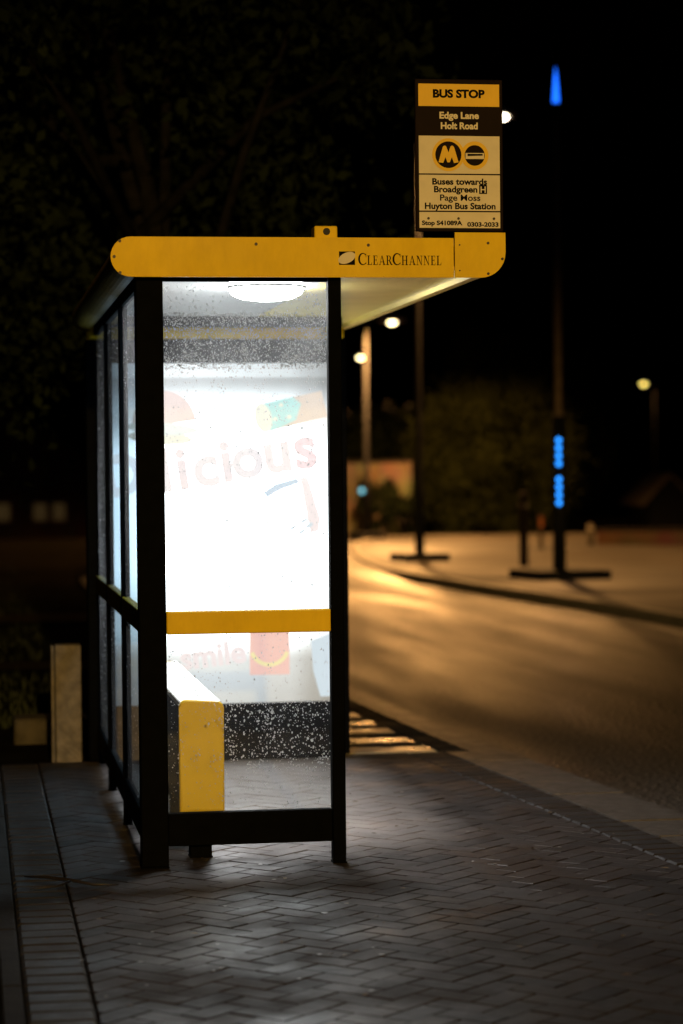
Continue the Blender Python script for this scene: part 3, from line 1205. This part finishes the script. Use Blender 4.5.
bm = prism_y(bmesh.new(), bench_profile(0.19, 0), by0, by0 + 0.03)
fe = [e for e in bm.edges if all(abs(v.co.y - by0) < 1e-5 for v in e.verts)]
bmesh.ops.bevel(bm, geom=fe, offset=0.012, segments=3, affect='EDGES', profile=0.5)
obj('end_panel', bm, M['benchyellow'], bn)
obj('end_panel', prism_y(bmesh.new(), bench_profile(0.19, 0), by1 - 0.03, by1), M['yellow'], bn)
box('seat_body', bx0 + 0.012, bx1 - 0.012, by0 + 0.0305, by1 - 0.0305, 0.21, 0.602, M['black'], bn)
y = by0 + 0.034
while y < by1 - 0.06:
    bm = bmesh.new()
    bx(bm, bx0 + 0.006, bx1 - 0.006, y, y + 0.094, 0.6025, 0.630, 0.004)
    obj('slat', bm, M['seat'], bn)
    y += 0.1005
for yy in (by0 + 0.06, (by0 + by1) / 2 - 0.04, by1 - 0.14):
    lg_ = box('leg', bx0 + 0.046, bx0 + 0.132, yy, yy + 0.08, 0.0055, 0.2095, M['black'], bn)
    box('foot_plate', bx0 + 0.043, bx0 + 0.135, yy - 0.003, yy + 0.083, -0.001, 0.005, M['black'], lg_)

# ------------------------------------------------------------------ advert light box
AX0, AX1, AY = 0.612, 2.008, 12.85
ad = empty('advert_light_box', (1.31, AY + 0.08, 0), 'glowing white backlit food advert in a black case closing the shelter end', 'advert')
PXL, PXR, PZ0, PZ1 = 0.720, 1.914, 0.308, 2.126
box('case', AX0, AX1, AY + 0.020, AY + 0.16, 0.02, 2.250, M['black'], ad, 0.006)
for nm, a in (('frame_side', (AX0, PXL, AY, AY + 0.0195, 0.02, 2.25)), ('frame_side', (PXR, AX1, AY, AY + 0.0195, 0.02, 2.25)),
              ('frame_top', (PXL + 0.0005, PXR - 0.0005, AY, AY + 0.0195, PZ1, 2.25)), ('frame_base', (PXL + 0.0005, PXR - 0.0005, AY, AY + 0.0195, 0.02, PZ0))):
    box(nm, *a, M['black'], ad, 0.004)
box('plinth', AX0 + 0.06, AX1 - 0.06, AY + 0.03, AY + 0.15, -0.002, 0.0195, M['black'], ad)

box('cross_beam', SX0 + rr + 0.03, 1.885, 12.2, 12.26, 2.283, ZB + 0.0295, M['black'], sh)
box('header_strip', AX0 + 0.02, AX1 - 0.02, 12.80, 12.83, 2.2555, 2.306, M['yellow'], sh)
# backlit print: tubes make the middle brighter than the rim
m, nt, N, L, b = newmat('backlit_poster')
tc = N.new('ShaderNodeTexCoord')
sep = N.new('ShaderNodeSeparateXYZ')
L.new(tc.outputs['Generated'], sep.inputs[0])


def ramp(src, stops):
    r_ = N.new('ShaderNodeValToRGB')
    r_.color_ramp.interpolation = 'EASE'
    els = r_.color_ramp.elements
    els[0].position, els[0].color = stops[0][0], (stops[0][1],) * 3 + (1,)
    els[1].position, els[1].color = stops[-1][0], (stops[-1][1],) * 3 + (1,)
    for p, c in stops[1:-1]:
        e = els.new(p)
        e.color = (c,) * 3 + (1,)
    L.new(src, r_.inputs['Fac'])
    return r_.outputs['Color']


rz = ramp(sep.outputs['Z'], [(0.0, 0.075), (0.12, 0.095), (0.24, 0.4), (0.42, 1.0), (0.70, 1.0), (0.85, 0.25), (0.955, 0.06), (0.96, 0.11), (1.0, 0.11)])
rx = ramp(sep.outputs['X'], [(0.0, 0.55), (0.2, 0.9), (0.45, 1.0), (0.8, 0.85), (0.93, 0.5), (1.0, 0.36)])
mm = N.new('ShaderNodeMix')
mm.data_type = 'RGBA'
mm.blend_type = 'MULTIPLY'
mm.inputs['Factor'].default_value = 1.0
L.new(rz, mm.inputs['A'])
L.new(rx, mm.inputs['B'])
tn = N.new('ShaderNodeMix')
tn.data_type = 'RGBA'
tn.blend_type = 'MULTIPLY'
tn.inputs['Factor'].default_value = 1.0
tn.inputs['B'].default_value = (0.93, 0.97, 1.0, 1)
L.new(mm.outputs['Result'], tn.inputs['A'])
L.new(tn.outputs['Result'], b.inputs['Emission Color'])
b.inputs['Emission Strength'].default_value = AD
b.inputs['Base Color'].default_value = (0.3, 0.3, 0.3, 1)
b.inputs['Roughness'].default_value = 0.25
YQ = AY + 0.012
poster = pyobj('poster', [(PXL, YQ, PZ0), (PXR, YQ, PZ0), (PXR, YQ, PZ1), (PXL, YQ, PZ1)], [(0, 1, 2, 3)], m, ad)


def pu(u):
    return 1.487 + (u - 250) / 186.7


def pv(v):
    return 2.126 - (v - 363) / 186.9


def ink(name, col):
    return emit(name, col, 1.0)


I_red = ink('backlit_red_print', (1.0, 0.85, 0.85))
I_red2 = ink('backlit_strong_red_print', (1.0, 0.60, 0.53))
I_rs = ink('backlit_rose_print', (1.0, 0.74, 0.77))
I_hot = emit('backlit_pale_print', (1.0, 0.90, 0.90), 4.0)
I_pink = ink('backlit_pink_print', (1.0, 0.89, 0.89))
I_bun = ink('backlit_bun_print', (1.0, 0.78, 0.72))
I_bun2 = ink('backlit_salad_print', (0.93, 0.97, 0.90))
I_cream = ink('backlit_cream_print', (1.0, 0.95, 0.78))
I_teal = ink('backlit_teal_print', (0.52, 0.85, 0.80))
I_tan = ink('backlit_tan_print', (0.86, 0.68, 0.55))
I_blue = ink('backlit_blue_print', (0.55, 0.68, 0.82))
I_yel = ink('backlit_yellow_print', (1.0, 0.86, 0.45))
I_grey = ink('backlit_grey_print', (0.68, 0.78, 0.86))


def pprint(name, pts, m, lvl=1):
    V = [(pu(u), YQ - 0.0008 * lvl, pv(v)) for u, v in pts]
    return pyobj(name, V, [tuple(range(len(V)))], m, poster)


def pell(cx, cz, rx_, rz_, a=0, n=24, a0=0, a1=360):
    out = []
    for k in range(n):
        t = rad(a0 + (a1 - a0) * k / (n - 1 if a1 - a0 < 360 else n))
        x, z = rx_ * math.cos(t), -rz_ * math.sin(t)
        out.append((cx + x * math.cos(rad(a)) + z * math.sin(rad(a)), cz - x * math.sin(rad(a)) + z * math.cos(rad(a))))
    return out


# burger
pprint('printed_bun', pell(164, 424, 32, 34, 8, 20, 0, 180), I_bun, 1)
pprint('printed_salad', pell(162, 428, 36, 6, -4), I_bun2, 2)
pprint('printed_bun', pell(160, 437, 32, 7, -4), I_cream, 1)
# wrapped roll
pprint('printed_wrap', [(262, 404), (322, 391), (328, 417), (266, 432)], I_tan, 1)
pprint('printed_wrap_band', [(264, 403.5), (293, 397), (301, 404), (296, 420), (277, 429), (270, 432)], I_teal, 2)
pprint('printed_wrap_end', pell(263, 418, 8.5, 15, 12), I_cream, 3)
for u, v in ((275, 419), (281, 405), (289, 417)):
    pprint('printed_spot', pell(u, v, 2.4, 2.0), I_cream, 3)
# headline, arched
for ch, u, v, s in (('D', 125, 492, 56), ('e', 148, 490, 56), ('l', 167, 489, 60), ('i', 184, 487, 60), ('c', 207, 484, 60), ('i', 228, 480, 60), ('o', 249, 476, 60), ('u', 279, 471, 60), ('s', 307, 467, 62)):
    text('lettering', ch, s / 186.7 * 0.98, pu(u), YQ - 0.0008, pv(v), {'D': I_hot, 'e': I_hot, 'o': I_pink, 'l': I_pink, 'c': I_pink, 's': I_rs}.get(ch, I_red), poster, 0.013, rot=rad(-8))
# carton
pprint('printed_carton', [(299, 478), (307, 476), (320, 519), (318, 532), (309, 534)], I_red, 1)
pprint('printed_carton_lid', [(262, 492), (274, 484), (296, 478), (300, 483), (280, 490), (266, 498)], I_blue, 1)
for u, v in ((292, 528), (301, 532), (308, 526), (303, 521)):
    pprint('printed_spot', pell(u, v, 4.5, 2.2, 30), I_grey, 2)
# strapline and badge
text('lettering', 'smile', 0.17, pu(211), YQ - 0.0008, pv(664.5), I_red, poster, 0.006, rot=rad(-6))
badge = pprint('printed_badge', [(247, 612), (287, 612), (287, 675), (247, 675)], I_red2, 1)


def ring_half(cx, cz, r0, r1, a0, a1, n=12):
    return [(cx + r1 * math.cos(rad(a0 + (a1 - a0) * k / n)), cz - r1 * math.sin(rad(a0 + (a1 - a0) * k / n))) for k in range(n + 1)] + \
           [(cx + r0 * math.cos(rad(a1 + (a0 - a1) * k / n)), cz - r0 * math.sin(rad(a1 + (a0 - a1) * k / n))) for k in range(n + 1)]


pprint('printed_smile_line', ring_half(267, 646, 17, 21, 200, 340), I_yel, 2)
pprint('printed_cup', [(309, 642), (331, 634), (331, 698), (318, 698), (311, 672)], I_grey, 1)

# ------------------------------------------------------------------ concrete bollard, edging block, twig
cb = empty('concrete_bollard', (0.50, 13.08, 0), 'square weathered concrete bollard behind the shelter', 'bollard')
bm = bmesh.new()
bx(bm, 0.440, 0.578, 13.0, 13.14, -0.03, 0.628, 0.008, seg=2)
obj('shaft', bm, M['concrete'], cb)
box('side_strip', 0.418, 0.434, 13.01, 13.13, -0.03, 0.624, M['concrete'], cb, 0.003)
box('spacer', 0.4345, 0.4395, 13.02, 13.12, -0.03, 0.61, M['dark'], cb)
tag(obj('concrete_block', bx(bmesh.new(), 0.236, 0.66, 14.1, 14.4, -0.05, 0.125, 0.012), mat('mossy_concrete', (0.06, 0.05, 0.036), 0.85, 0, 0.4)), 'low mossy concrete block lying behind the bollard', 'block')

tw = bmesh.new()
P0 = [(0.19, 9.28, 0.012), (0.28, 9.20, 0.018), (0.36, 9.10, 0.022), (0.44, 9.03, 0.014), (0.53, 9.02, 0.012)]
tube(tw, P0, [0.004, 0.006, 0.007, 0.006, 0.003], 6)
tube(tw, [(0.36, 9.10, 0.02), (0.30, 9.02, 0.014), (0.20, 9.0, 0.01)], [0.005, 0.004, 0.002], 6)
tag(obj('fallen_twig', tw, M['twig'], None, True), 'thin dark fallen twig lying on the wet paving', 'twig')

# scraps and fallen leaves on the paving
leafm = mat('fallen_leaf', (0.10, 0.07, 0.03), 0.5, 0, 0.4)
paper = mat('pale_scrap', (0.6, 0.58, 0.55), 0.6)
rg = random.Random(5)
LV, LF = [], []
for k in range(110):
    x = rg.uniform(0.2, 2.7)
    y = rg.uniform(6.8, 12.6)
    s = rg.uniform(0.006, 0.02)
    a = rg.uniform(0, 2 * PI)
    o = len(LV)
    for u_, v_, h_ in ((-1, 0, 0.002), (0, -0.5, 0.004), (1, 0, 0.003), (0, 0.5, 0.006)):
        LV.append((x + s * (u_ * math.cos(a) - v_ * math.sin(a)), y + s * (u_ * math.sin(a) + v_ * math.cos(a)), 0.002 + h_))
    LF.append((o, o + 1, o + 2, o + 3))
tag(pyobj('leaf_litter', LV, LF, leafm), 'small fallen leaves scattered over the wet paving', 'leaf litter', kind='stuff')

GV, GF = [], []
for k in range(46):
    x, y, r_ = rg.uniform(0.45, 2.6), rg.uniform(7.0, 12.4), rg.uniform(0.005, 0.013)
    o = len(GV)
    GV += [(x + r_ * rg.uniform(0.7, 1.2) * math.cos(2 * PI * q / 7), y + r_ * math.sin(2 * PI * q / 7), 0.0035) for q in range(7)]
    GF.append(tuple(range(o, o + 7)))
tag(pyobj('gum_spots', GV, GF, mat('trodden_gum', (0.22, 0.21, 0.20), 0.5)), 'small pale trodden gum spots on the paving', 'gum', kind='stuff')

# paths crossing the lawn
for ya, yb, nm in ((19.2, 20.0, 'path'), (25.3, 26.8, 'path')):
    tag(pyobj(nm, [(-30, ya + 0.6, 0.0), (foot_l(ya) - 0.02, ya, 0.0), (foot_l(yb) - 0.02, yb, 0.0), (-30, yb + 0.6, 0.0)], [(0, 1, 2, 3)], M['path']), kind='structure')

# grass tufts on the dark lawn
GV, GF = [], []
rg = random.Random(9)
for k in range(9000):
    y = 15.0 + 30 * rg.random() ** 2
    x = 0.75 - (1.0 + 0.12 * y) * rg.random() ** 1.0 - 0.02
    if 19.1 < y < 20.2 or 25.2 < y < 27.0:
        continue
    h = rg.uniform(0.03, 0.09)
    a = rg.uniform(0, 2 * PI)
    dx, dy = 0.006 * math.cos(a), 0.006 * math.sin(a)
    lx, ly = rg.uniform(-0.03, 0.03), rg.uniform(-0.03, 0.03)
    o = len(GV)
    GV += [(x - dx, y - dy, -0.04), (x + dx, y + dy, -0.04), (x + lx, y + ly, h - 0.04)]
    GF.append((o, o + 1, o + 2))
tag(pyobj('grass', GV, GF, M['grass']), 'short dark grass on the lawn behind the shelter', 'grass', kind='stuff')


# ------------------------------------------------------------------ trees
def crown_mesh(name, c, R, n, leaf, seed, clumps=70):
    rg = np.random.RandomState(seed)
    cc = rg.normal(size=(clumps, 3))
    cc /= np.linalg.norm(cc, axis=1)[:, None]
    cc *= (0.35 + 0.65 * rg.rand(clumps, 1) ** 0.6)
    cs = 0.12 + 0.16 * rg.rand(clumps)
    idx = rg.randint(0, clumps, n)
    p = cc[idx] + rg.normal(size=(n, 3)) * cs[idx][:, None] * 0.62
    p = p * np.array(R) + np.array(c)
    d1 = rg.normal(size=(n, 3)); d1[:, 2] -= 0.5
    d1 /= np.linalg.norm(d1, axis=1)[:, None]
    d2 = np.cross(d1, rg.normal(size=(n, 3)))
    d2 /= np.linalg.norm(d2, axis=1)[:, None]
    s = leaf * (0.6 + 0.8 * rg.rand(n, 1))
    a = p - d1 * s
    e = p + d1 * s
    nrm = np.cross(d1, d2)
    l_ = p + d2 * s * 0.55 + nrm * s * 0.15
    r_ = p - d2 * s * 0.55 + nrm * s * 0.15
    V = np.stack([a, l_, e, r_], 1).reshape(-1, 3)
    me = bpy.data.meshes.new(name)
    me.vertices.add(len(V))
    me.vertices.foreach_set('co', V.ravel())
    me.loops.add(n * 4)
    me.loops.foreach_set('vertex_index', np.arange(n * 4, dtype=np.int32))
    me.polygons.add(n)
    me.polygons.foreach_set('loop_start', np.arange(0, n * 4, 4, dtype=np.int32))
    me.update(calc_edges=True)
    return me, cc * np.array(R) + np.array(c)


def tree(name, x, y, z0, c, R, n, leaf, seed, label, m, group, tr=0.22):
    root = empty(name, (x, y, z0), label, 'tree', group)
    me, cl_ = crown_mesh('crown', c, R, n, leaf, seed)
    link('crown', me, m, root)
    bm = bmesh.new()
    rg = random.Random(seed)
    top = Vector((c[0], c[1], c[2] + R[2] * 0.2))
    fork = Vector((x, y, z0)).lerp(top, 0.26)
    tube(bm, [(x, y, z0 - 0.1), (x + 0.02, y, z0 + 0.3), ((x + fork.x) / 2 + 0.06, (y + fork.y) / 2, (z0 + fork.z) / 2), fork, fork.lerp(top, 0.5) + Vector((0.1, 0, 0)), top],
         [tr * 1.5, tr * 1.1, tr * 0.95, tr * 0.8, tr * 0.45, tr * 0.12], 10)
    for k in range(9):
        t = Vector(cl_[rg.randrange(len(cl_))])
        s = fork.lerp(top, rg.uniform(0.0, 0.6))
        mid = s.lerp(t, 0.5) + Vector((0, 0, 0.2))
        tube(bm, [s, mid, t], [tr * 0.4, tr * 0.25, tr * 0.06], 6)
    obj('trunk', bm, M['bark'], root, True, pivot=(x, y, z0))
    return root


GT = 'roadside trees in the dark'
tree('broadleaf_tree', 1.75, 15.8, -0.03, (0.7, 16.4, 5.0), (2.2, 2.4, 2.7), 26000, 0.055, 1, 'large dark broadleaf tree rising directly behind the shelter roof', M['leaf'], GT, 0.13)
tree('broadleaf_tree', -2.6, 18.5, -0.03, (-1.4, 18.5, 4.7), (3.0, 3.0, 3.2), 26000, 0.06, 2, 'dark broadleaf tree overhanging the lawn at the left edge', M['leaf'], GT, 0.22)
tree('leafy_tree', 14.3, 66.0, -0.3, (14.3, 66.0, 2.2), (2.2, 2.2, 2.9), 46000, 0.06, 5, 'olive green lamplit tree left of the wooden bollard across the road', M['leaf2'], GT, 0.18)
tree('leafy_tree', 17.2, 71, -0.8, (17.2, 71, 2.2), (1.7, 2.0, 2.6), 26000, 0.07, 6, 'dim green tree behind the blue lit column', M['leaf2'], GT, 0.2)
tree('leafy_tree', 12.6, 72.0, -0.9, (12.0, 71.0, 2.3), (2.2, 2.0, 1.1), 8000, 0.12, 8, 'dark shrubby tree above the buff brick wall', M['leaf'], GT, 0.16)


# ------------------------------------------------------------------ street lamps
def street_lamp(x, y, z0, h, arm, label, power, col, lens_col, aim=None, spot=150, group='street lamps along the road', lens=1.0, strength=14, rot=0.0, dark=False, blend=0.35):
    """pole at (x + arm, y); lantern over (x, y)"""
    dx, dy = math.cos(rot), math.sin(rot)
    px_, py_ = x + arm * dx, y + arm * dy
    r = empty('street_lamp', (px_, py_, z0), label, 'street lamp', group)
    bm = bmesh.new()
    tube(bm, [(px_, py_, z0 - 0.2), (px_, py_, z0 + 1.2), (px_, py_, z0 + 1.25), (px_, py_, h - 0.25)], [0.09, 0.09, 0.065, 0.045], 10)
    pm = M['column'] if dark else M['galv']
    obj('pole', bm, pm, r, True)
    bm = bmesh.new()
    tube(bm, [(px_, py_, h - 0.3), (px_ - 0.08 * arm * dx, py_ - 0.08 * arm * dy, h - 0.02), (px_ - 0.3 * arm * dx, py_ - 0.3 * arm * dy, h + 0.08), (x + 0.22 * dx, y + 0.22 * dy, h + 0.1)], [0.045, 0.04, 0.035, 0.03], 8)
    obj('arm', bm, pm, r, True)
    bm = bmesh.new()
    Mx = Matrix.Translation((x, y, h)) @ Matrix.Rotation(rot, 4, 'Z')
    prof = [(-0.34, 0.05, 0.05), (-0.25, 0.11, 0.10), (0.0, 0.14, 0.15), (0.2, 0.10, 0.13), (0.28, 0.05, 0.11)]
    rings = []
    for (xx, w, hh) in prof:
        rings.append([bm.verts.new((xx, w * math.cos(t), 0.03 + max(0.0, hh * math.sin(t)))) for t in [PI * k / 8 for k in range(9)]])
    for a, c in zip(rings, rings[1:]):
        for k in range(8):
            bm.faces.new((a[k], a[k + 1], c[k + 1], c[k]))
        bm.faces.new((a[0], c[0], c[8], a[8]))
    bm.faces.new(rings[0])
    bm.faces.new(rings[-1])
    bmesh.ops.transform(bm, matrix=Mx, verts=bm.verts)
    obj('lantern', bm, M['galv'], r, True)
    bm = bmesh.new()
    bmesh.ops.create_uvsphere(bm, u_segments=14, v_segments=8, radius=1.0, matrix=Mx @ Matrix.Translation((-0.03, 0, 0.015)) @ Matrix.Diagonal((0.17 * lens, 0.10 * lens, 0.085 * lens, 1)))
    obj('lens', bm, emit('lamp_lens', lens_col, strength), r, True)
    ld = bpy.data.lights.new('lamp_light', 'SPOT')
    ld.energy = power
    ld.color = col
    ld.spot_size = rad(spot)
    ld.spot_blend = blend
    ld.shadow_soft_size = 0.25
    lo = bpy.data.objects.new('lamp_light', ld)
    COL.objects.link(lo)
    lo.parent = r
    lo.location = Vector((x, y, h - 0.12)) - Vector((px_, py_, z0))
    tgt = Vector(aim) if aim else Vector((x, y, 0))
    d = tgt - Vector((x, y, h - 0.12))
    lo.rotation_euler = d.to_track_quat('-Z', 'Y').to_euler()
    return r


SOD = (1.0, 0.61, 0.165)
WARM = (1.0, 0.47, 0.135)
street_lamp(0.3, -27.0, 0, 6.8, -1.5, 'street lamp standing on the lawn edge behind the photographer', P_REAR, SOD, (1, 0.8, 0.5), aim=(1.3, 2.0, -3.6), spot=37)
la = street_lamp(9.72, 43.54, 0, 8.0, 2.05, 'dark lamp column whose lantern peeks out beside the bus stop flag', P_NEAR, WARM, (1, 0.86, 0.62), rot=math.atan2(-1.06, -1.86), lens=0.75, spot=156, dark=True)
lb = street_lamp(9.99, 57.0, -0.02, 5.05, 0.62, 'lamp column on the far pavement with its warm lantern under the roof edge', P_FAR, WARM, (1, 0.80, 0.40), rot=math.atan2(0.15, -0.988), lens=0.6, spot=172, dark=True, blend=0.15)
street_lamp(12.18, 75.0, terr(75), 5.06, 0.4, 'warm lamp glowing low beside the shelter post above the buff wall', P_FAR, WARM, (1, 0.80, 0.40), rot=1.1, lens=0.8, spot=164, dark=True)
street_lamp(51.84, 182.2, terr(182), 8.0, 0.85, 'distant yellowish street lamp alone at the far right', 500.0, WARM, (1, 0.74, 0.16), rot=0.1, lens=1.35, dark=True, strength=9)
for lp, pw in ((la, 0.42), (lb, 0.36)):
    w = WLOC[lp]
    bm = bmesh.new()
    bx(bm, -pw, pw, -pw, pw, -0.14, 0.05, 0.02, Matrix.Translation((w.x, w.y, 0)) @ Matrix.Rotation(0.18, 4, 'Z'))
    obj('plinth', bm, M['column'], lp)
bm = bmesh.new()
w = WLOC[lb]
bmesh.ops.create_uvsphere(bm, u_segments=10, v_segments=6, radius=0.06, matrix=Matrix.Translation((w.x - 0.13, w.y - 0.1, 1.05)))
obj('led', bm, emit('cyan_led', (0.10, 0.65, 0.85), 1.5), lb, True)


# ------------------------------------------------------------------ blue lit columns
M['blue'] = emit('blue_led', (0.02, 0.28, 1.0), 3.0)
M['bluetip'] = emit('blue_lit_tip', (0.01, 0.14, 1.0), 2.4)
M['cyan'] = emit('cyan_led', (0.10, 0.65, 0.85), 1.5)


def blue_column(x, y, ht, label, leds=True, tip=True, plinth=0.55, cyan=False):
    r = empty('light_column', (x, y, 0), label, 'light column', 'feature columns across the road')
    bm = bmesh.new()
    tube(bm, [(x, y, 0.1), (x, y, 2.3), (x, y, 2.35), (x, y, ht - 0.75)], [0.085, 0.085, 0.058, 0.05], 12)
    obj('pole', bm, M['bronze'], r, True)
    bm = bmesh.new()
    tube(bm, [(x, y, 0.11), (x, y, 2.28)], [0.095, 0.095], 12)
    obj('lower_sleeve', bm, M['column'], r, True)
    bm = bmesh.new()
    tube(bm, [(x, y, ht - 0.75), (x, y, ht - 0.50)], [0.045, 0.075], 12)
    obj('tip_holder', bm, M['column'], r, True)
    if tip:
        bm = bmesh.new()
        tube(bm, [(x, y, ht - 0.50), (x, y, ht - 0.44), (x, y, ht - 0.18), (x, y, ht)], [0.046, 0.042, 0.024, 0.004], 14)
        obj('tip', bm, M['bluetip'], r, True)
    bm = bmesh.new()
    bx(bm, -plinth, plinth, -plinth, plinth, -0.02, 0.12, 0.02, Matrix.Translation((x, y, 0)) @ Matrix.Rotation(0.18, 4, 'Z'))
    obj('plinth', bm, M['column'], r)
    if leds:
        d = Vector((x, y, 0)).normalized()
        for zs in ((1.06, 1.17, 1.28, 1.39), (1.61, 1.72, 1.83, 1.94)):
            for z in zs:
                bm = bmesh.new()
                bmesh.ops.create_uvsphere(bm, u_segments=10, v_segments=6, radius=0.035, matrix=Matrix.Translation((x - d.x * 0.105, y - d.y * 0.105, z)))
                obj('led', bm, M['cyan'] if cyan else M['blue'], r, True)
    return r


blue_column(8.20, 33.2, 7.17, 'tall column with two rows of blue lights and a glowing blue tip')

# wooden bollard, pale marker, reflector post
b1 = empty('wooden_bollard', (9.044, 39.06, 0), 'short dark wooden bollard left of the blue lit column', 'bollard')
bm = bmesh.new()
tube(bm, [(9.044, 39.06, -0.15), (9.044, 39.06, 1.1), (9.044, 39.06, 1.16)], [0.075, 0.07, 0.045], 10)
obj('shaft', bm, M['wood'], b1, True)
bm = bmesh.new()
tube(bm, [(9.044, 39.06, 0.9), (9.044, 39.06, 0.96)], [0.078, 0.078], 10)
obj('band', bm, M['galv'], b1, True)
mk = empty('marker_post', (11.35, 47.5, 0), 'small post with an orange reflector beyond the blue lit column', 'post')
bm = bmesh.new()
bx(bm, 11.31, 11.39, 47.47, 47.53, -0.15, 0.62, 0.01)
obj('shaft', bm, M['wood'], mk)
bm = bmesh.new()
bx(bm, 11.315, 11.385, 47.455, 47.469, 0.36, 0.56, 0.004)
obj('reflector', bm, mat('orange_reflector', (0.30, 0.09, 0.025), 0.3), mk)
gp = empty('pale_bollard', (12.85, 49.3, 0), 'short pale grey bollard beside the low brick wall', 'bollard')
bm = bmesh.new()
tube(bm, [(12.85, 49.3, -0.15), (12.85, 49.3, 0.34), (12.85, 49.3, 0.38)], [0.07, 0.07, 0.04], 10)
obj('shaft', bm, M['concrete'], gp, True)
bm = bmesh.new()
tube(bm, [(12.85, 49.3, 0.25), (12.85, 49.3, 0.29)], [0.073, 0.073], 10)
obj('band', bm, M['signwhite'], gp, True)


# ------------------------------------------------------------------ walls and buildings
def wall(name, a, bb, th, h, z0, m, label, cop=0.06):
    a, bb = Vector(a), Vector(bb)
    d = bb - a
    ang = math.atan2(d.y, d.x)
    Ln = d.length
    Mx = Matrix.Translation((a.x, a.y, z0)) @ Matrix.Rotation(ang, 4, 'Z')
    r = empty(name, ((a.x + bb.x) / 2, (a.y + bb.y) / 2, z0), label, 'wall')
    obj('brickwork', bx(bmesh.new(), 0, Ln, -th / 2, th / 2, -0.3, h, 0, Mx), m, r)
    for q in range(int(Ln / 1.5) if h > 1 else 0):
        obj('pier', bx(bmesh.new(), 0.4 + q * 1.5, 0.75 + q * 1.5, -th / 2 - 0.12, -th / 2 - 0.001, -0.3, h - 0.02, 0, Mx), m, r)
    x = 0.0
    while x < Ln - 0.1:
        obj('coping_stone', bx(bmesh.new(), x, min(Ln, x + 0.59), -th / 2 - 0.03, th / 2 + 0.03, h + 0.002, h + cop, 0.008, Mx), M['edging'], r)
        x += 0.6
    return r


wall('boundary_wall', (7.4, 66.5, 0), (11.15, 61.2, 0), 0.25, 1.78, -0.05, M['brick_yellow'], 'lamplit buff brick wall at the bend of the road')
wall('low_wall', (13.1, 49.7, 0), (18.5, 47.6, 0), 0.22, 0.24, -0.02, M['brick'], 'low red brick wall at the back of the far pavement', 0.05)


for k, (sx, sy, sz, sr, lb_) in enumerate(((10.35, 62.1, 0.0, 0.45, 'small dark shrub in front of the buff brick wall'), (10.9, 61.3, 0.0, 0.6, 'taller dark shrub at the right end of the buff brick wall'))):
    rt_ = empty('shrub', (sx, sy - 0.4, -0.03), lb_, 'shrub')
    me_, cl_ = crown_mesh('foliage', (sx, sy - 0.4, 0.75), (sr, 0.4, 0.8), 1500, 0.07, 60 + k, 18)
    link('foliage', me_, M['leaf'], rt_)
    bm = bmesh.new()
    for q in range(5):
        tube(bm, [(sx, sy - 0.4, -0.05), Vector(cl_[q]).lerp(Vector((sx, sy - 0.4, 0)), 0.5), cl_[q]], [0.03, 0.02, 0.008], 5)
    obj('stem', bm, M['bark'], rt_, True)


def house(name, cx, cy, z0, w, d, he, hr, ang, label, wallm, roofm, windows, lit=None):
    """gabled block; local x = along the front, ridge runs along local y"""
    r = empty(name, (cx, cy, z0), label, 'building')
    Mx = Matrix.Translation((cx, cy, z0)) @ Matrix.Rotation(ang, 4, 'Z')
    bm = bmesh.new()
    poly = [(-w / 2, 0), (w / 2, 0), (w / 2, he), (0, hr), (-w / 2, he)]
    prism_y(bm, poly, -d / 2, d / 2)
    bmesh.ops.transform(bm, matrix=Mx, verts=bm.verts)
    obj('wall', bm, wallm, r)
    for s in (-1, 1):
        bm = bmesh.new()
        t = 0.12
        k = (hr - he) / (w / 2)
        o_ = 0.3
        poly = [(0, hr + 0.01), (s * (w / 2 + o_), he - k * o_ + 0.01), (s * (w / 2 + o_), he - k * o_ + t), (0, hr + t)]
        prism_y(bm, poly, -d / 2 - 0.25, d / 2 + 0.25)
        bmesh.ops.transform(bm, matrix=Mx, verts=bm.verts)
        obj('roof', bm, roofm, r)
    for (x0, x1, a0, a1) in windows:
        bm = bmesh.new()
        for q in ((x0 - 0.06, x0, a0 - 0.06, a1 + 0.06), (x1, x1 + 0.06, a0 - 0.06, a1 + 0.06), (x0, x1, a1, a1 + 0.06), (x0, x1, a0 - 0.06, a0)):
            bx(bm, q[0], q[1], -d / 2 - 0.06, -d / 2 - 0.002, q[2], q[3], 0, Mx)
        fr_ = obj('window', bm, M['signwhite'], r)
        obj('pane', bx(bmesh.new(), x0, x1, -d / 2 - 0.03, -d / 2 - 0.003, a0, a1, 0, Mx), lit or M['dark'], fr_)
    return r


dimwin = emit('dim_lit_window', (1.0, 0.62, 0.22), 0.022)
house('brick_house', 1.6, 108, terr(104) - 0.1, 7.6, 8, 4.3, 7.2, 0.0, 'dim red brick house with small lit windows far behind the bollard', M['brick'], M['dark'],
      [(-2.6, -2.0, 2.05, 2.72), (-0.7, 0.05, 2.05, 2.72), (1.1, 1.6, 2.05, 2.72), (1.92, 2.4, 2.05, 2.72)], dimwin)
house('small_building', 26.45, 91, -2.8, 1.5, 6.0, 3.2, 4.0, -0.14, 'small dark building with a pale sloping roof behind the low wall', M['dark'], M['slate'],
      [(-0.35, 0.35, 1.0, 2.0)])
